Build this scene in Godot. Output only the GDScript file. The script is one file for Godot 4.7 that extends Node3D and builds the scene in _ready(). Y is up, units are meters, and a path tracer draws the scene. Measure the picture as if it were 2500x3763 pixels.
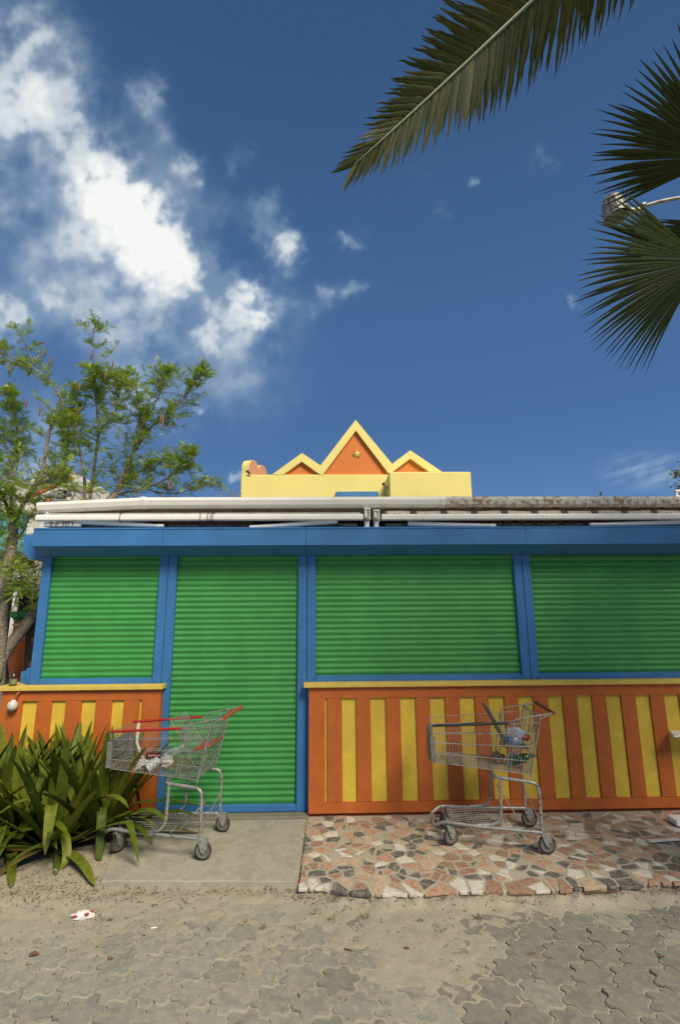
extends Node3D
# A shuttered beach kiosk with two abandoned shopping carts. Units are metres; the low wall's face is the plane z = 0.

const PHOTO := Vector2(2500, 3763)
const FOCAL := 1870.0
var eye := Vector3(0, 1.686, 4.95)
var turn := Basis(Vector3.UP, deg_to_rad(-1.414)) * Basis(Vector3.RIGHT, deg_to_rad(11.822)) * Basis(Vector3.BACK, deg_to_rad(-0.4415))
var rng := RandomNumberGenerator.new()
var taken := {}
var tex := {}
var M := {}

# ---------------------------------------------------------------- positions
func ray(px: float, py: float) -> Vector3:
	return turn * Vector3((px - PHOTO.x / 2) / FOCAL, -(py - PHOTO.y / 2) / FOCAL, -1.0)
func on_z(px: float, py: float, z: float) -> Vector3:   # where the ray meets a wall plane
	var d := ray(px, py)
	return eye + d * ((z - eye.z) / d.z)
func on_y(px: float, py: float, y: float) -> Vector3:   # where it meets the ground
	var d := ray(px, py)
	return eye + d * ((y - eye.y) / d.y)
func along(px: float, py: float, t: float) -> Vector3:
	return eye + ray(px, py) * t
func rf(a: float, b: float) -> float:
	return rng.randf_range(a, b)
func lin(r: float, g: float, b: float) -> Color:        # a linear base colour as the sRGB that albedo_color takes
	return Color(r, g, b).linear_to_srgb()

# ---------------------------------------------------------------- meshes
class Mesher:
	var v := PackedVector3Array()
	var n := PackedVector3Array()
	var c := PackedColorArray()
	var f := PackedInt32Array()
	var tint := Color.WHITE
	var colored := false

	func add(p: Vector3, normal: Vector3) -> int:
		v.append(p)
		n.append(normal)
		c.append(tint)
		return v.size() - 1
	func tri(a: int, b: int, d: int) -> void:            # wound so that it faces the way its normals do
		if (v[d] - v[a]).cross(v[b] - v[a]).dot(n[a] + n[b] + n[d]) < 0.0:
			f.append_array([a, d, b])
		else:
			f.append_array([a, b, d])
	func quad(a: Vector3, b: Vector3, d: Vector3, e: Vector3, normal: Vector3) -> void:
		var i := add(a, normal)
		add(b, normal)
		add(d, normal)
		add(e, normal)
		tri(i, i + 1, i + 2)
		tri(i, i + 2, i + 3)
	func face(points: Array, normal: Vector3) -> void:   # a convex flat face
		var i := v.size()
		for p in points:
			add(p, normal)
		for k in range(1, points.size() - 1):
			tri(i, i + k, i + k + 1)
	func box(at: Vector3, size: Vector3, bevel := 0.0, basis := Basis.IDENTITY) -> void:
		var h := size / 2
		var b: float = minf(bevel, minf(h.x, minf(h.y, h.z)) * 0.9)
		var sides := [Vector3.RIGHT, Vector3.LEFT, Vector3.UP, Vector3.DOWN, Vector3.BACK, Vector3.FORWARD]
		for s: Vector3 in sides:
			var a := Vector3(s.y, s.z, s.x).abs()
			var d := Vector3(s.z, s.x, s.y).abs()
			var o: Vector3 = s * h
			var u: Vector3 = a * ((h * a).length() - b)
			var w: Vector3 = d * ((h * d).length() - b)
			quad(at + basis * (o + u + w), at + basis * (o + u - w), at + basis * (o - u - w), at + basis * (o - u + w), basis * s)
		if b <= 0.0:
			return
		for i in 3:                                      # bevelled edges, then corners
			var ax := Vector3.ZERO
			ax[i] = 1.0
			var j := (i + 1) % 3
			var k := (i + 2) % 3
			for sj: float in [-1.0, 1.0]:
				for sk: float in [-1.0, 1.0]:
					var p := Vector3.ZERO
					p[j] = sj * h[j]
					p[k] = sk * (h[k] - b)
					var q := Vector3.ZERO
					q[j] = sj * (h[j] - b)
					q[k] = sk * h[k]
					var e: Vector3 = ax * (h[i] - b)
					var m := Vector3.ZERO
					m[j] = sj
					m[k] = sk
					quad(at + basis * (p + e), at + basis * (p - e), at + basis * (q - e), at + basis * (q + e), basis * m.normalized())
		for sx: float in [-1.0, 1.0]:
			for sy: float in [-1.0, 1.0]:
				for sz: float in [-1.0, 1.0]:
					var s := Vector3(sx, sy, sz)
					var t := s * (h - Vector3(b, b, b))
					face([at + basis * (t + Vector3(sx * b, 0, 0)), at + basis * (t + Vector3(0, sy * b, 0)), at + basis * (t + Vector3(0, 0, sz * b))], basis * s.normalized())
	func tube(path: Array, radius, sides := 8, caps := true) -> void:
		var count := path.size()
		var ref := Vector3.UP
		var first: Vector3 = (path[1] - path[0]).normalized()
		if absf(first.dot(ref)) > 0.9:
			ref = Vector3.RIGHT
		var start := v.size()
		for i in count:
			var a: Vector3 = path[maxi(i - 1, 0)]
			var b: Vector3 = path[mini(i + 1, count - 1)]
			var d := (b - a).normalized()
			var u := (ref - d * ref.dot(d)).normalized()
			ref = u
			var w := d.cross(u)
			var r: float = radius[i] if radius is Array else radius
			for k in sides:
				var t := TAU * k / sides
				var o := u * cos(t) + w * sin(t)
				add(path[i] + o * r, o)
		for i in count - 1:
			for k in sides:
				var p := start + i * sides + k
				var q := start + i * sides + (k + 1) % sides
				tri(p, q, q + sides)
				tri(p, q + sides, p + sides)
		if caps:
			for e in [0, count - 1]:
				var d: Vector3 = (path[0] - path[1]).normalized() if e == 0 else (path[count - 1] - path[count - 2]).normalized()
				var ring := []
				for k in sides:
					ring.append(v[start + e * sides + k])
				face(ring, d)
	func lathe(profile: Array, sides: int, at := Transform3D.IDENTITY) -> void:   # profile of Vector2(radius, height)
		var start := v.size()
		for i in profile.size():
			var a: Vector2 = profile[maxi(i - 1, 0)]
			var b: Vector2 = profile[mini(i + 1, profile.size() - 1)]
			var d := (b - a).normalized()
			var m := Vector2(d.y, -d.x)
			for k in sides:
				var t := TAU * k / sides
				add(at * Vector3(profile[i].x * cos(t), profile[i].y, profile[i].x * sin(t)), (at.basis * Vector3(m.x * cos(t), m.y, m.x * sin(t))).normalized())
		for i in profile.size() - 1:
			for k in sides:
				var p := start + i * sides + k
				var q := start + i * sides + (k + 1) % sides
				tri(p, q, q + sides)
				tri(p, q + sides, p + sides)
	func prism(poly: PackedVector2Array, depth: float, at := Transform3D.IDENTITY, bevel := 0.0) -> void:   # polygon in x, y, pushed from z = 0 to z = depth, bevelled at depth
		var list := Geometry2D.triangulate_polygon(poly)
		var mid := Vector2.ZERO
		for p in poly:
			mid += p / poly.size()
		var top := PackedVector2Array()
		for i in poly.size():
			top.append(poly[i] + (mid - poly[i]).normalized() * bevel)
		for side in 2:
			var z := depth if side == 1 else 0.0
			var normal := (at.basis * Vector3(0, 0, (1.0 if side == 1 else -1.0) * signf(depth))).normalized()
			var i := v.size()
			for p in (top if side == 1 else poly):
				add(at * Vector3(p.x, p.y, z), normal)
			for k in range(0, list.size(), 3):
				tri(i + list[k], i + list[k + 1], i + list[k + 2])
		var flip := -1.0 if Geometry2D.is_polygon_clockwise(poly) else 1.0
		var low := depth - signf(depth) * bevel
		for i in poly.size():
			var a := poly[i]
			var b := poly[(i + 1) % poly.size()]
			var o := (b - a).orthogonal().normalized() * -flip
			var m := (at.basis * Vector3(o.x, o.y, 0)).normalized()
			if m.dot(at.basis * Vector3((a - mid).x, (a - mid).y, 0)) < 0 and bevel > 0.0:
				m = -m
			quad(at * Vector3(a.x, a.y, 0), at * Vector3(b.x, b.y, 0), at * Vector3(b.x, b.y, low), at * Vector3(a.x, a.y, low), m)
			if bevel > 0.0:
				var ta := top[i]
				var tb := top[(i + 1) % poly.size()]
				quad(at * Vector3(a.x, a.y, low), at * Vector3(b.x, b.y, low), at * Vector3(tb.x, tb.y, depth), at * Vector3(ta.x, ta.y, depth), (m + at.basis.z.normalized() * signf(depth)).normalized())
	func mesh() -> ArrayMesh:
		var arrays := []
		arrays.resize(Mesh.ARRAY_MAX)
		arrays[Mesh.ARRAY_VERTEX] = v
		arrays[Mesh.ARRAY_NORMAL] = n
		if colored:
			arrays[Mesh.ARRAY_COLOR] = c
		arrays[Mesh.ARRAY_INDEX] = f
		var m := ArrayMesh.new()
		m.add_surface_from_arrays(Mesh.PRIMITIVE_TRIANGLES, arrays)
		return m

# ---------------------------------------------------------------- nodes
func named(parent: Node, called: String) -> String:
	var key := str(parent.get_instance_id()) + called
	var k: int = taken.get(key, -1) + 1
	taken[key] = k
	return called if k == 0 else "%s_%03d" % [called, k]
func put(parent: Node, node: Node3D, called: String) -> void:
	node.name = named(parent, called)
	parent.add_child(node, true)
func thing(called: String, label: String, category: String, at := Vector3.ZERO, group := "") -> Node3D:
	var o := Node3D.new()
	put(self, o, called)
	o.position = at
	tag(o, label, category, group)
	return o
func tag(o: Node, label: String, category := "", group := "") -> void:
	o.set_meta("label", label)
	if category != "":
		o.set_meta("category", category)
	if group != "":
		o.set_meta("group", group)
func part(called: String, shape, material: Material, parent: Node, at := Transform3D.IDENTITY) -> MeshInstance3D:
	var o := MeshInstance3D.new()
	o.mesh = shape.mesh() if shape is Mesher else shape
	o.material_override = material
	o.transform = at
	put(parent, o, called)
	return o
func setting(called: String, shape, material: Material) -> MeshInstance3D:
	var o := part(called, shape, material, self)
	o.set_meta("kind", "structure")
	return o
func at(x: float, y: float, z: float) -> Transform3D:
	return Transform3D(Basis.IDENTITY, Vector3(x, y, z))
func rounded(points: Array, r: float, steps := 4) -> Array:     # a polyline with its inner corners rounded
	var out := [points[0]]
	for i in range(1, points.size() - 1):
		var p: Vector3 = points[i]
		var a: Vector3 = (points[i - 1] - p)
		var b: Vector3 = (points[i + 1] - p)
		var k: float = minf(r, minf(a.length(), b.length()) * 0.49)
		var pa := p + a.normalized() * k
		var pb := p + b.normalized() * k
		for s in steps + 1:
			var t := float(s) / steps
			out.append(pa.lerp(p, t).lerp(p.lerp(pb, t), t))
	out.append(points[points.size() - 1])
	return out
func smooth(points: Array, steps := 4) -> Array:                # a curve through the points
	var out := []
	for i in points.size() - 1:
		var a: Vector3 = points[maxi(i - 1, 0)]
		var b: Vector3 = points[i]
		var d: Vector3 = points[i + 1]
		var e: Vector3 = points[mini(i + 2, points.size() - 1)]
		for s in steps:
			var t := float(s) / steps
			out.append(0.5 * ((2.0 * b) + (d - a) * t + (2.0 * a - 5.0 * b + 4.0 * d - e) * t * t + (3.0 * b - a - 3.0 * d + e) * t * t * t))
	out.append(points[points.size() - 1])
	return out

# ---------------------------------------------------------------- textures and materials
func noise(seed_: int, freq: float, octaves := 4, kind := FastNoiseLite.TYPE_SIMPLEX_SMOOTH) -> FastNoiseLite:
	var o := FastNoiseLite.new()
	o.seed = seed_
	o.frequency = freq
	o.noise_type = kind
	o.fractal_octaves = octaves
	return o
func field(seed_: int, freq: float, octaves := 4, size := 512, kind := FastNoiseLite.TYPE_SIMPLEX_SMOOTH) -> PackedByteArray:   # seamless grey noise
	var im := noise(seed_, freq, octaves, kind).get_seamless_image(size, size)
	im.convert(Image.FORMAT_L8)
	return im.get_data()
func texture_of(data: PackedByteArray, size: int, format := Image.FORMAT_RGB8) -> ImageTexture:
	return ImageTexture.create_from_image(Image.create_from_data(size, size, false, format, data))
func mixed(size: int, base: Color, layers: Array) -> ImageTexture:   # layers: [field, from, to, colour, strength]; colours are sRGB
	var count := size * size
	var im := Image.create(size, size, false, Image.FORMAT_RGB8)
	im.fill(base)
	for l in layers:                                        # each layer is one colour laid over with the noise as its mask
		var ramp := PackedByteArray()
		ramp.resize(256)
		for k in 256:
			ramp[k] = int(255.0 * clampf((k / 255.0 - l[1]) / (l[2] - l[1]), 0.0, 1.0) * l[4])
		var source: PackedByteArray = l[0]
		var k: Color = l[3]
		var coat := PackedByteArray()
		coat.resize(count * 4)
		coat.fill(0)
		var rgb := k.r8 | k.g8 << 8 | k.b8 << 16
		for i in count:
			var x := ramp[source[i]]
			if x:
				coat.encode_u32(i * 4, rgb | x << 24)
		im.convert(Image.FORMAT_RGBA8)
		im.blend_rect(Image.create_from_data(size, size, false, Image.FORMAT_RGBA8, coat), Rect2i(0, 0, size, size), Vector2i.ZERO)
	im.convert(Image.FORMAT_RGB8)
	return ImageTexture.create_from_image(im)
func paint(color: Color, rough := 0.6, map := "", scale := 1.0, bump := "", bump_cm := 0.0, metallic := 0.0) -> StandardMaterial3D:
	var m := StandardMaterial3D.new()
	m.albedo_color = color
	m.roughness = rough
	m.metallic = metallic
	if map != "" or bump != "":
		m.uv1_triplanar = true
		m.uv1_world_triplanar = true
		m.uv1_scale = Vector3.ONE * scale
	if map != "":
		m.albedo_texture = tex[map]
	if bump != "":
		m.heightmap_enabled = true
		m.heightmap_texture = tex[bump]
		m.heightmap_scale = bump_cm
	return m
func leaf_paint(color: Color, rough: float, back: float, tinted := false, map := "", scale := 1.0) -> StandardMaterial3D:
	var m := paint(color, rough, map, scale)
	m.cull_mode = BaseMaterial3D.CULL_DISABLED
	m.vertex_color_use_as_albedo = tinted
	if back > 0.0:
		m.backlight_enabled = true
		m.backlight = Color(back, back, back * 0.6)
	return m

func make_materials() -> void:
	var W := Color(1, 1, 1)
	var fine := field(1, 0.09, 3)
	var mid := field(2, 0.02, 4)
	var big := field(3, 0.006, 5)
	var cells := field(4, 0.03, 2, 512, FastNoiseLite.TYPE_CELLULAR)
	var mid2 := field(12, 0.016, 5)
	var big2 := field(13, 0.009, 4)
	var grit := field(14, 0.22, 2)
	var spots := field(15, 0.06, 2)
	tex.mottle = mixed(512, Color(0.95, 0.95, 0.95), [[big, 0.4, 0.75, Color(0.86, 0.86, 0.85), 0.7], [fine, 0.55, 0.9, W, 0.5], [mid, 0.25, 0.42, Color(0.85, 0.85, 0.84), 0.35], [grit, 0.62, 0.85, Color(0.86, 0.86, 0.86), 0.4]])
	tex.clean = mixed(512, Color(0.985, 0.985, 0.985), [[big, 0.5, 0.8, Color(0.955, 0.955, 0.95), 0.7], [spots, 0.86, 0.94, Color(0.8, 0.79, 0.76), 0.4], [grit, 0.68, 0.85, Color(0.93, 0.93, 0.92), 0.5]])
	tex.weather = mixed(512, Color(0.96, 0.96, 0.95), [[big, 0.5, 0.8, Color(0.8, 0.79, 0.74), 0.7], [mid, 0.6, 0.78, Color(0.72, 0.69, 0.6), 0.6], [spots, 0.78, 0.88, Color(0.5, 0.46, 0.4), 0.7], [grit, 0.6, 0.9, Color(0.85, 0.84, 0.8), 0.4]])
	tex.flaked = mixed(512, Color(0.86, 0.87, 0.84), [[big2, 0.60, 0.62, Color(0.62, 0.49, 0.37), 0.9], [mid2, 0.66, 0.68, Color(0.6, 0.49, 0.38), 0.8], [mid, 0.66, 0.78, Color(0.5, 0.45, 0.38), 0.5], [grit, 0.6, 0.9, Color(0.7, 0.66, 0.6), 0.4]])
	tex.sand = mixed(512, lin(0.345, 0.318, 0.24), [[big, 0.45, 0.75, lin(0.29, 0.268, 0.205), 0.8], [mid, 0.55, 0.8, lin(0.395, 0.365, 0.28), 0.6], [fine, 0.5, 0.85, lin(0.25, 0.215, 0.15), 0.6], [grit, 0.66, 0.8, lin(0.47, 0.43, 0.34), 0.7], [spots, 0.78, 0.86, lin(0.17, 0.135, 0.09), 0.5]])
	tex.concrete = mixed(512, lin(0.335, 0.32, 0.255), [[big, 0.4, 0.75, lin(0.275, 0.26, 0.205), 0.8], [mid2, 0.55, 0.75, lin(0.39, 0.375, 0.31), 0.6], [spots, 0.74, 0.82, lin(0.2, 0.18, 0.14), 0.6], [fine, 0.55, 0.9, lin(0.39, 0.365, 0.3), 0.4], [grit, 0.7, 0.85, lin(0.2, 0.185, 0.145), 0.5]])
	tex.paver = mixed(512, lin(0.265, 0.265, 0.22), [[big2, 0.42, 0.7, lin(0.205, 0.205, 0.17), 0.8], [mid, 0.50, 0.66, lin(0.345, 0.305, 0.22), 0.8], [fine, 0.5, 0.8, lin(0.31, 0.305, 0.255), 0.5], [grit, 0.62, 0.8, lin(0.2, 0.2, 0.17), 0.6], [spots, 0.8, 0.86, lin(0.6, 0.58, 0.52), 0.5]])
	tex.terracotta = mixed(512, lin(0.41, 0.225, 0.145), [[big2, 0.4, 0.7, lin(0.37, 0.18, 0.11), 0.8], [mid, 0.45, 0.66, lin(0.41, 0.35, 0.26), 0.85], [spots, 0.7, 0.8, lin(0.55, 0.5, 0.42), 0.7], [grit, 0.6, 0.85, lin(0.34, 0.15, 0.09), 0.5]])
	tex.buff = mixed(512, lin(0.46, 0.36, 0.25), [[big2, 0.4, 0.7, lin(0.40, 0.28, 0.18), 0.8], [mid, 0.55, 0.7, lin(0.5, 0.42, 0.31), 0.8], [grit, 0.6, 0.85, lin(0.3, 0.22, 0.15), 0.5]])
	tex.marble = mixed(512, lin(0.60, 0.58, 0.51), [[mid2, 0.52, 0.62, lin(0.52, 0.49, 0.41), 0.8], [spots, 0.74, 0.82, lin(0.3, 0.27, 0.2), 0.6], [fine, 0.5, 0.9, lin(0.72, 0.7, 0.65), 0.4], [mid, 0.66, 0.7, lin(0.4, 0.36, 0.27), 0.6]])
	tex.granite = mixed(512, lin(0.095, 0.092, 0.085), [[big, 0.45, 0.7, lin(0.12, 0.11, 0.1), 0.8], [mid2, 0.6, 0.66, lin(0.3, 0.28, 0.24), 0.6], [grit, 0.72, 0.8, lin(0.4, 0.38, 0.34), 0.6], [spots, 0.72, 0.78, lin(0.45, 0.42, 0.37), 0.6]])
	tex.mortar = mixed(512, lin(0.40, 0.37, 0.285), [[big2, 0.4, 0.7, lin(0.32, 0.29, 0.22), 0.8], [grit, 0.6, 0.8, lin(0.26, 0.23, 0.17), 0.6], [spots, 0.7, 0.8, lin(0.5, 0.45, 0.35), 0.5]])
	tex.bark = mixed(512, lin(0.26, 0.225, 0.17), [[cells, 0.3, 0.7, lin(0.14, 0.115, 0.085), 0.8], [mid, 0.55, 0.65, lin(0.42, 0.39, 0.33), 0.8], [fine, 0.5, 0.8, lin(0.1, 0.08, 0.06), 0.5]])
	tex.zinc = mixed(512, Color(0.93, 0.94, 0.94), [[mid, 0.45, 0.7, Color(0.8, 0.81, 0.8), 0.8], [fine, 0.62, 0.8, Color(0.66, 0.63, 0.58), 0.7], [mid2, 0.66, 0.74, Color(0.52, 0.38, 0.28), 0.75]])
	tex.leafy = mixed(512, Color(0.9, 0.9, 0.85), [[big2, 0.4, 0.7, Color(0.7, 0.74, 0.6), 0.8], [mid, 0.6, 0.75, Color(1, 0.95, 0.7), 0.5], [spots, 0.76, 0.84, Color(0.5, 0.4, 0.25), 0.6]])
	tex.scorched = mixed(512, Color(0.9, 0.92, 0.8), [[big2, 0.45, 0.6, Color(1.0, 0.8, 0.4), 0.7], [mid, 0.55, 0.7, Color(0.6, 0.62, 0.45), 0.7], [spots, 0.7, 0.8, Color(0.55, 0.35, 0.2), 0.7]])
	tex.striped = awning_stripes()
	tex.grit = texture_of(grit, 512, Image.FORMAT_L8)
	tex.soft = texture_of(mid, 512, Image.FORMAT_L8)
	tex.rough = texture_of(fine, 512, Image.FORMAT_L8)
	tex.plates = texture_of(cells, 512, Image.FORMAT_L8)
	M.blue = paint(lin(0.042, 0.2, 0.50), 0.55, "mottle", 0.6, "soft", 0.03)
	M.green = paint(lin(0.045, 0.32, 0.068), 0.6, "mottle", 0.7, "rough", 0.012)
	M.orange = paint(lin(0.56, 0.142, 0.02), 0.6, "mottle", 1.1, "rough", 0.06)
	M.yellow = paint(lin(0.80, 0.57, 0.06), 0.6, "mottle", 0.9, "rough", 0.05)
	M.cap = paint(lin(0.76, 0.56, 0.11), 0.5, "mottle", 0.9, "rough", 0.03)
	M.cream = paint(lin(0.83, 0.735, 0.255), 0.8, "clean", 0.3, "rough", 0.02)
	M.sign_orange = paint(lin(0.66, 0.205, 0.045), 0.8, "clean", 0.3, "rough", 0.02)
	M.salmon = paint(lin(0.55, 0.27, 0.17), 0.8, "clean", 0.3)  # orange of the arch faces with their shade put into the colour
	M.sign_blue = paint(lin(0.06, 0.24, 0.55), 0.6, "mottle", 0.6)
	M.white = paint(lin(0.80, 0.80, 0.765), 0.4, "clean", 0.8)
	M.flaked = paint(lin(0.85, 0.85, 0.85), 0.7, "flaked", 1.4)
	M.fascia = paint(lin(0.40, 0.27, 0.175), 0.8, "weather", 0.7, "rough", 0.04)
	M.wall = paint(lin(0.10, 0.075, 0.055), 0.9, "weather", 0.8)
	M.roof = paint(lin(0.35, 0.33, 0.3), 0.9, "concrete", 0.4)
	M.sand = paint(Color.WHITE, 0.95, "sand", 1.7, "grit", 0.35)
	M.concrete = paint(Color.WHITE, 0.9, "concrete", 1.1, "grit", 0.12)
	M.footing = paint(lin(0.6, 0.58, 0.55), 0.9, "concrete", 2.0, "grit", 0.2)
	M.mortar = paint(Color.WHITE, 0.95, "mortar", 1.5, "grit", 0.3)
	M.bark = paint(Color.WHITE, 0.95, "bark", 2.6, "plates", 0.8)
	M.zinc = paint(lin(0.40, 0.41, 0.40), 0.42, "zinc", 2.5, "", 0.0, 0.35)
	M.pole = paint(lin(0.36, 0.37, 0.35), 0.5, "zinc", 1.0, "", 0.0, 0.2)
	M.rubber = paint(lin(0.055, 0.052, 0.047), 0.8, "weather", 6.0)
	M.rim = paint(lin(0.16, 0.155, 0.14), 0.7, "weather", 6.0)
	M.red = paint(lin(0.44, 0.022, 0.02), 0.4, "mottle", 3.0)
	M.red_worn = paint(lin(0.5, 0.075, 0.03), 0.45, "weather", 4.0)
	M.black = paint(lin(0.022, 0.02, 0.022), 0.5)
	M.grey_plastic = paint(lin(0.18, 0.19, 0.18), 0.6, "weather", 2.5)
	M.twig = paint(lin(0.12, 0.07, 0.04), 0.9)
	M.straw = paint(lin(0.22, 0.165, 0.08), 0.9)
	M.clear = paint(Color(0.92, 0.96, 0.98), 0.06)
	M.clear.transparency = BaseMaterial3D.TRANSPARENCY_ALPHA
	M.clear.albedo_color.a = 0.28

func awning_stripes() -> ImageTexture:
	var size := 512
	var out := PackedByteArray()
	out.resize(size * size * 3)
	var dirt := field(31, 0.03, 4)
	var cream := lin(0.62, 0.55, 0.42)
	var brown := lin(0.075, 0.055, 0.04)
	var tan_ := lin(0.32, 0.22, 0.13)
	for y in size:
		for x in size:
			var t := fposmod(x / 512.0, 1.0)
			var k := cream
			if t > 0.68 and t < 0.92:
				k = brown
			elif (t > 0.585 and t < 0.605) or (t > 0.635 and t < 0.65) or (t > 0.95 and t < 0.97):
				k = tan_
			var d: float = clampf((dirt[y * size + x] / 255.0 - 0.5) * 4.0, 0.0, 0.75)
			k = k.lerp(brown, d * 0.8)
			var i := (y * size + x) * 3
			out[i] = int(k.r * 255)
			out[i + 1] = int(k.g * 255)
			out[i + 2] = int(k.b * 255)
	return texture_of(out, size)

# ---------------------------------------------------------------- sky
func make_sky() -> PanoramaSkyMaterial:
	var w := 4096
	var h := 2048
	var coarse := 1024
	var puff := noise(5, 1.1, 5)
	var im := Image.create(coarse, coarse / 2, false, Image.FORMAT_RGB8)
	for y in coarse / 2:
		var el := PI / 2 - PI * (y + 0.5) / (coarse / 2.0)
		for x in coarse:
			var az := TAU * (x + 0.5) / coarse
			var k := sky_air(el)
			if el > 0.02:
				var q := Vector2(sin(az), -cos(az)) * cos(el) / (sin(el) + 0.25)
				var d: float = smoothstep(0.12, 0.5, puff.get_noise_2d(q.x * 1.2 + 7.0, q.y * 1.2))
				k = k.lerp(Color(0.93, 0.94, 0.94), d * 0.9)
			im.set_pixel(x, y, k)
	im.resize(w, h, Image.INTERPOLATE_CUBIC)
	# the part of the sky that the photograph shows, its clouds laid out on a flat chart of half a degree or so
	var gx := 230
	var gy := 160
	var chart := PackedFloat32Array()
	chart.resize(gx * gy)
	var haze := PackedFloat32Array()
	haze.resize(gx * gy)
	var bank := [[50, 170, 115, 0.66], [125, 240, 100, 0.7], [40, 290, 105, 0.66], [20, 60, 100, 0.48], [120, 60, 80, 0.42], [165, 310, 60, 0.4], [120, 350, 60, 0.2], [200, 390, 90, 0.95], [270, 430, 95, 1.1], [335, 520, 100, 1.2], [395, 590, 75, 1.1], [425, 625, 48, 1.0], [300, 540, 120, 1.0], [225, 480, 90, 0.9], [370, 640, 60, 0.7],
		[260, 660, 140, 0.42], [100, 600, 90, 0.36], [330, 740, 130, 0.36], [60, 450, 90, 0.25], [180, 720, 100, 0.28], [420, 680, 70, 0.3], [15, 730, 52, 0.95], [110, 680, 40, 0.5], [40, 480, 80, 0.3], [150, 560, 60, 0.45],
		[335, 205, 48, 0.5], [350, 260, 42, 0.45], [375, 310, 38, 0.42], [420, 390, 48, 0.5], [560, 350, 26, 0.34], [535, 385, 26, 0.3], [440, 405, 30, 0.45],
		[665, 560, 30, 0.95], [650, 590, 36, 0.9], [560, 670, 42, 1.0], [580, 710, 46, 0.9], [600, 730, 30, 0.5], [475, 775, 38, 0.8], [530, 740, 60, 0.6], [615, 470, 42, 0.4], [610, 530, 40, 0.4], [520, 480, 50, 0.28], [470, 690, 26, 0.5], [560, 800, 120, 0.34], [640, 700, 70, 0.32], [600, 860, 120, 0.22],
		[810, 555, 34, 0.5], [790, 545, 20, 0.35], [815, 668, 28, 0.55], [755, 683, 26, 0.45], [725, 720, 22, 0.32], [890, 655, 16, 0.2], [1250, 360, 30, 0.38], [1280, 372, 14, 0.3], [1400, 383, 26, 0.42], [1015, 480, 22, 0.42], [965, 402, 26, 0.3], [1095, 410, 13, 0.45], [1325, 695, 13, 0.55], [460, 943, 12, 0.75], [545, 1098, 16, 0.6],
		[350, 860, 130, 0.34], [300, 930, 90, 0.4], [60, 1100, 130, 0.42], [120, 1000, 120, 0.3], [480, 960, 110, 0.15], [-120, 250, 160, 0.8], [-160, 620, 160, 0.5], [-90, 800, 140, 0.5]]
	for j in gy:
		for i in gx:
			var p := Vector2(i * 8 - 160, j * 8 - 40)
			var s := 0.0
			var g := 0.0
			for b in bank:
				var d: float = p.distance_to(Vector2(b[0], b[1])) / (b[2] * 1.25)
				if d < 1.0:
					s += b[3] * pow(1.0 - d * d, 1.4)
				if d < 1.7:
					g += b[3] * pow(1.0 - d * d / 2.9, 2.0)
			chart[j * gx + i] = s
			haze[j * gx + i] = g
	var back := turn.inverse()
	var lumps := noise(8, 0.011, 6)
	var broad := noise(11, 0.0045, 3)
	var streak := noise(9, 0.02, 4)
	var warp := noise(10, 0.02, 3)
	for side in 2:
		for c in 580:
			var x := c if side == 0 else w - 1 - c
			var az := TAU * (x + 0.5) / w
			for y in range(340, h / 2):
				var el := PI / 2 - PI * (y + 0.5) / h
				var d: Vector3 = back * Vector3(sin(az) * cos(el), sin(el), -cos(az) * cos(el))
				if d.z > -0.2:
					continue
				var u: float = (d.x / -d.z * FOCAL + PHOTO.x / 2) * 0.6272
				var v: float = (-d.y / -d.z * FOCAL + PHOTO.y / 2) * 0.6272
				var edge: float = clampf((u + 130.0) / 90.0, 0.0, 1.0) * clampf((1700.0 - u) / 90.0, 0.0, 1.0) * clampf((v + 40.0) / 40.0, 0.0, 1.0)
				if edge <= 0.0 or v > 1300.0:
					continue
				var wu: float = u + 22.0 * warp.get_noise_2d(u, v)
				var wv: float = v + 22.0 * warp.get_noise_2d(u + 500.0, v)
				var fi: float = clampf((wu + 160.0) / 8.0, 0.0, gx - 2.0)
				var fj: float = clampf((wv + 40.0) / 8.0, 0.0, gy - 2.0)
				var i := int(fi)
				var j := int(fj)
				var s: float = lerpf(lerpf(chart[j * gx + i], chart[j * gx + i + 1], fi - i), lerpf(chart[(j + 1) * gx + i], chart[(j + 1) * gx + i + 1], fi - i), fj - j)
				var a := 0.0
				if s > -1.0:
					var k := lumps.get_noise_2d(u, v * 1.05)
					var soft := broad.get_noise_2d(u, v)
					var core: float = smoothstep(0.6, 2.2, s * (1.0 + 0.5 * k) + 0.34 * k * minf(1.0, s * 2.0) + 0.15 * soft)
					var wide: float = lerpf(lerpf(haze[j * gx + i], haze[j * gx + i + 1], fi - i), lerpf(haze[(j + 1) * gx + i], haze[(j + 1) * gx + i + 1], fi - i), fj - j)
					var veil: float = 0.34 * smoothstep(0.0, 1.6, wide * (1.0 + 0.9 * soft)) + 0.42 * smoothstep(0.05, 1.1, s * (1.0 + 0.6 * soft + 1.1 * k))
					a = 1.0 - (1.0 - core) * (1.0 - veil)
				var low: float = Vector2((u - 1500.0) / 150.0, (v - 1085.0) / 55.0).length()     # thin streaks low on the right
				if low < 1.0:
					a = maxf(a, (1.0 - low) * clampf(0.28 + 0.5 * streak.get_noise_2d((u + v * 1.8) * 0.5, (v + u * 0.32) * 2.2) + 0.2 * lumps.get_noise_2d(u * 2.0, v * 2.0), 0.0, 0.6))
				var air := sky_air(el)
				var white := Color(0.985, 0.985, 0.975).lerp(Color(0.84, 0.87, 0.885), clampf(1.25 - s * 0.75, 0.0, 0.95))
				im.set_pixel(x, y, im.get_pixel(x, y).lerp(air.lerp(white, clampf(a, 0.0, 0.98)), edge))
	var m := PanoramaSkyMaterial.new()
	m.panorama = ImageTexture.create_from_image(im)
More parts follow.
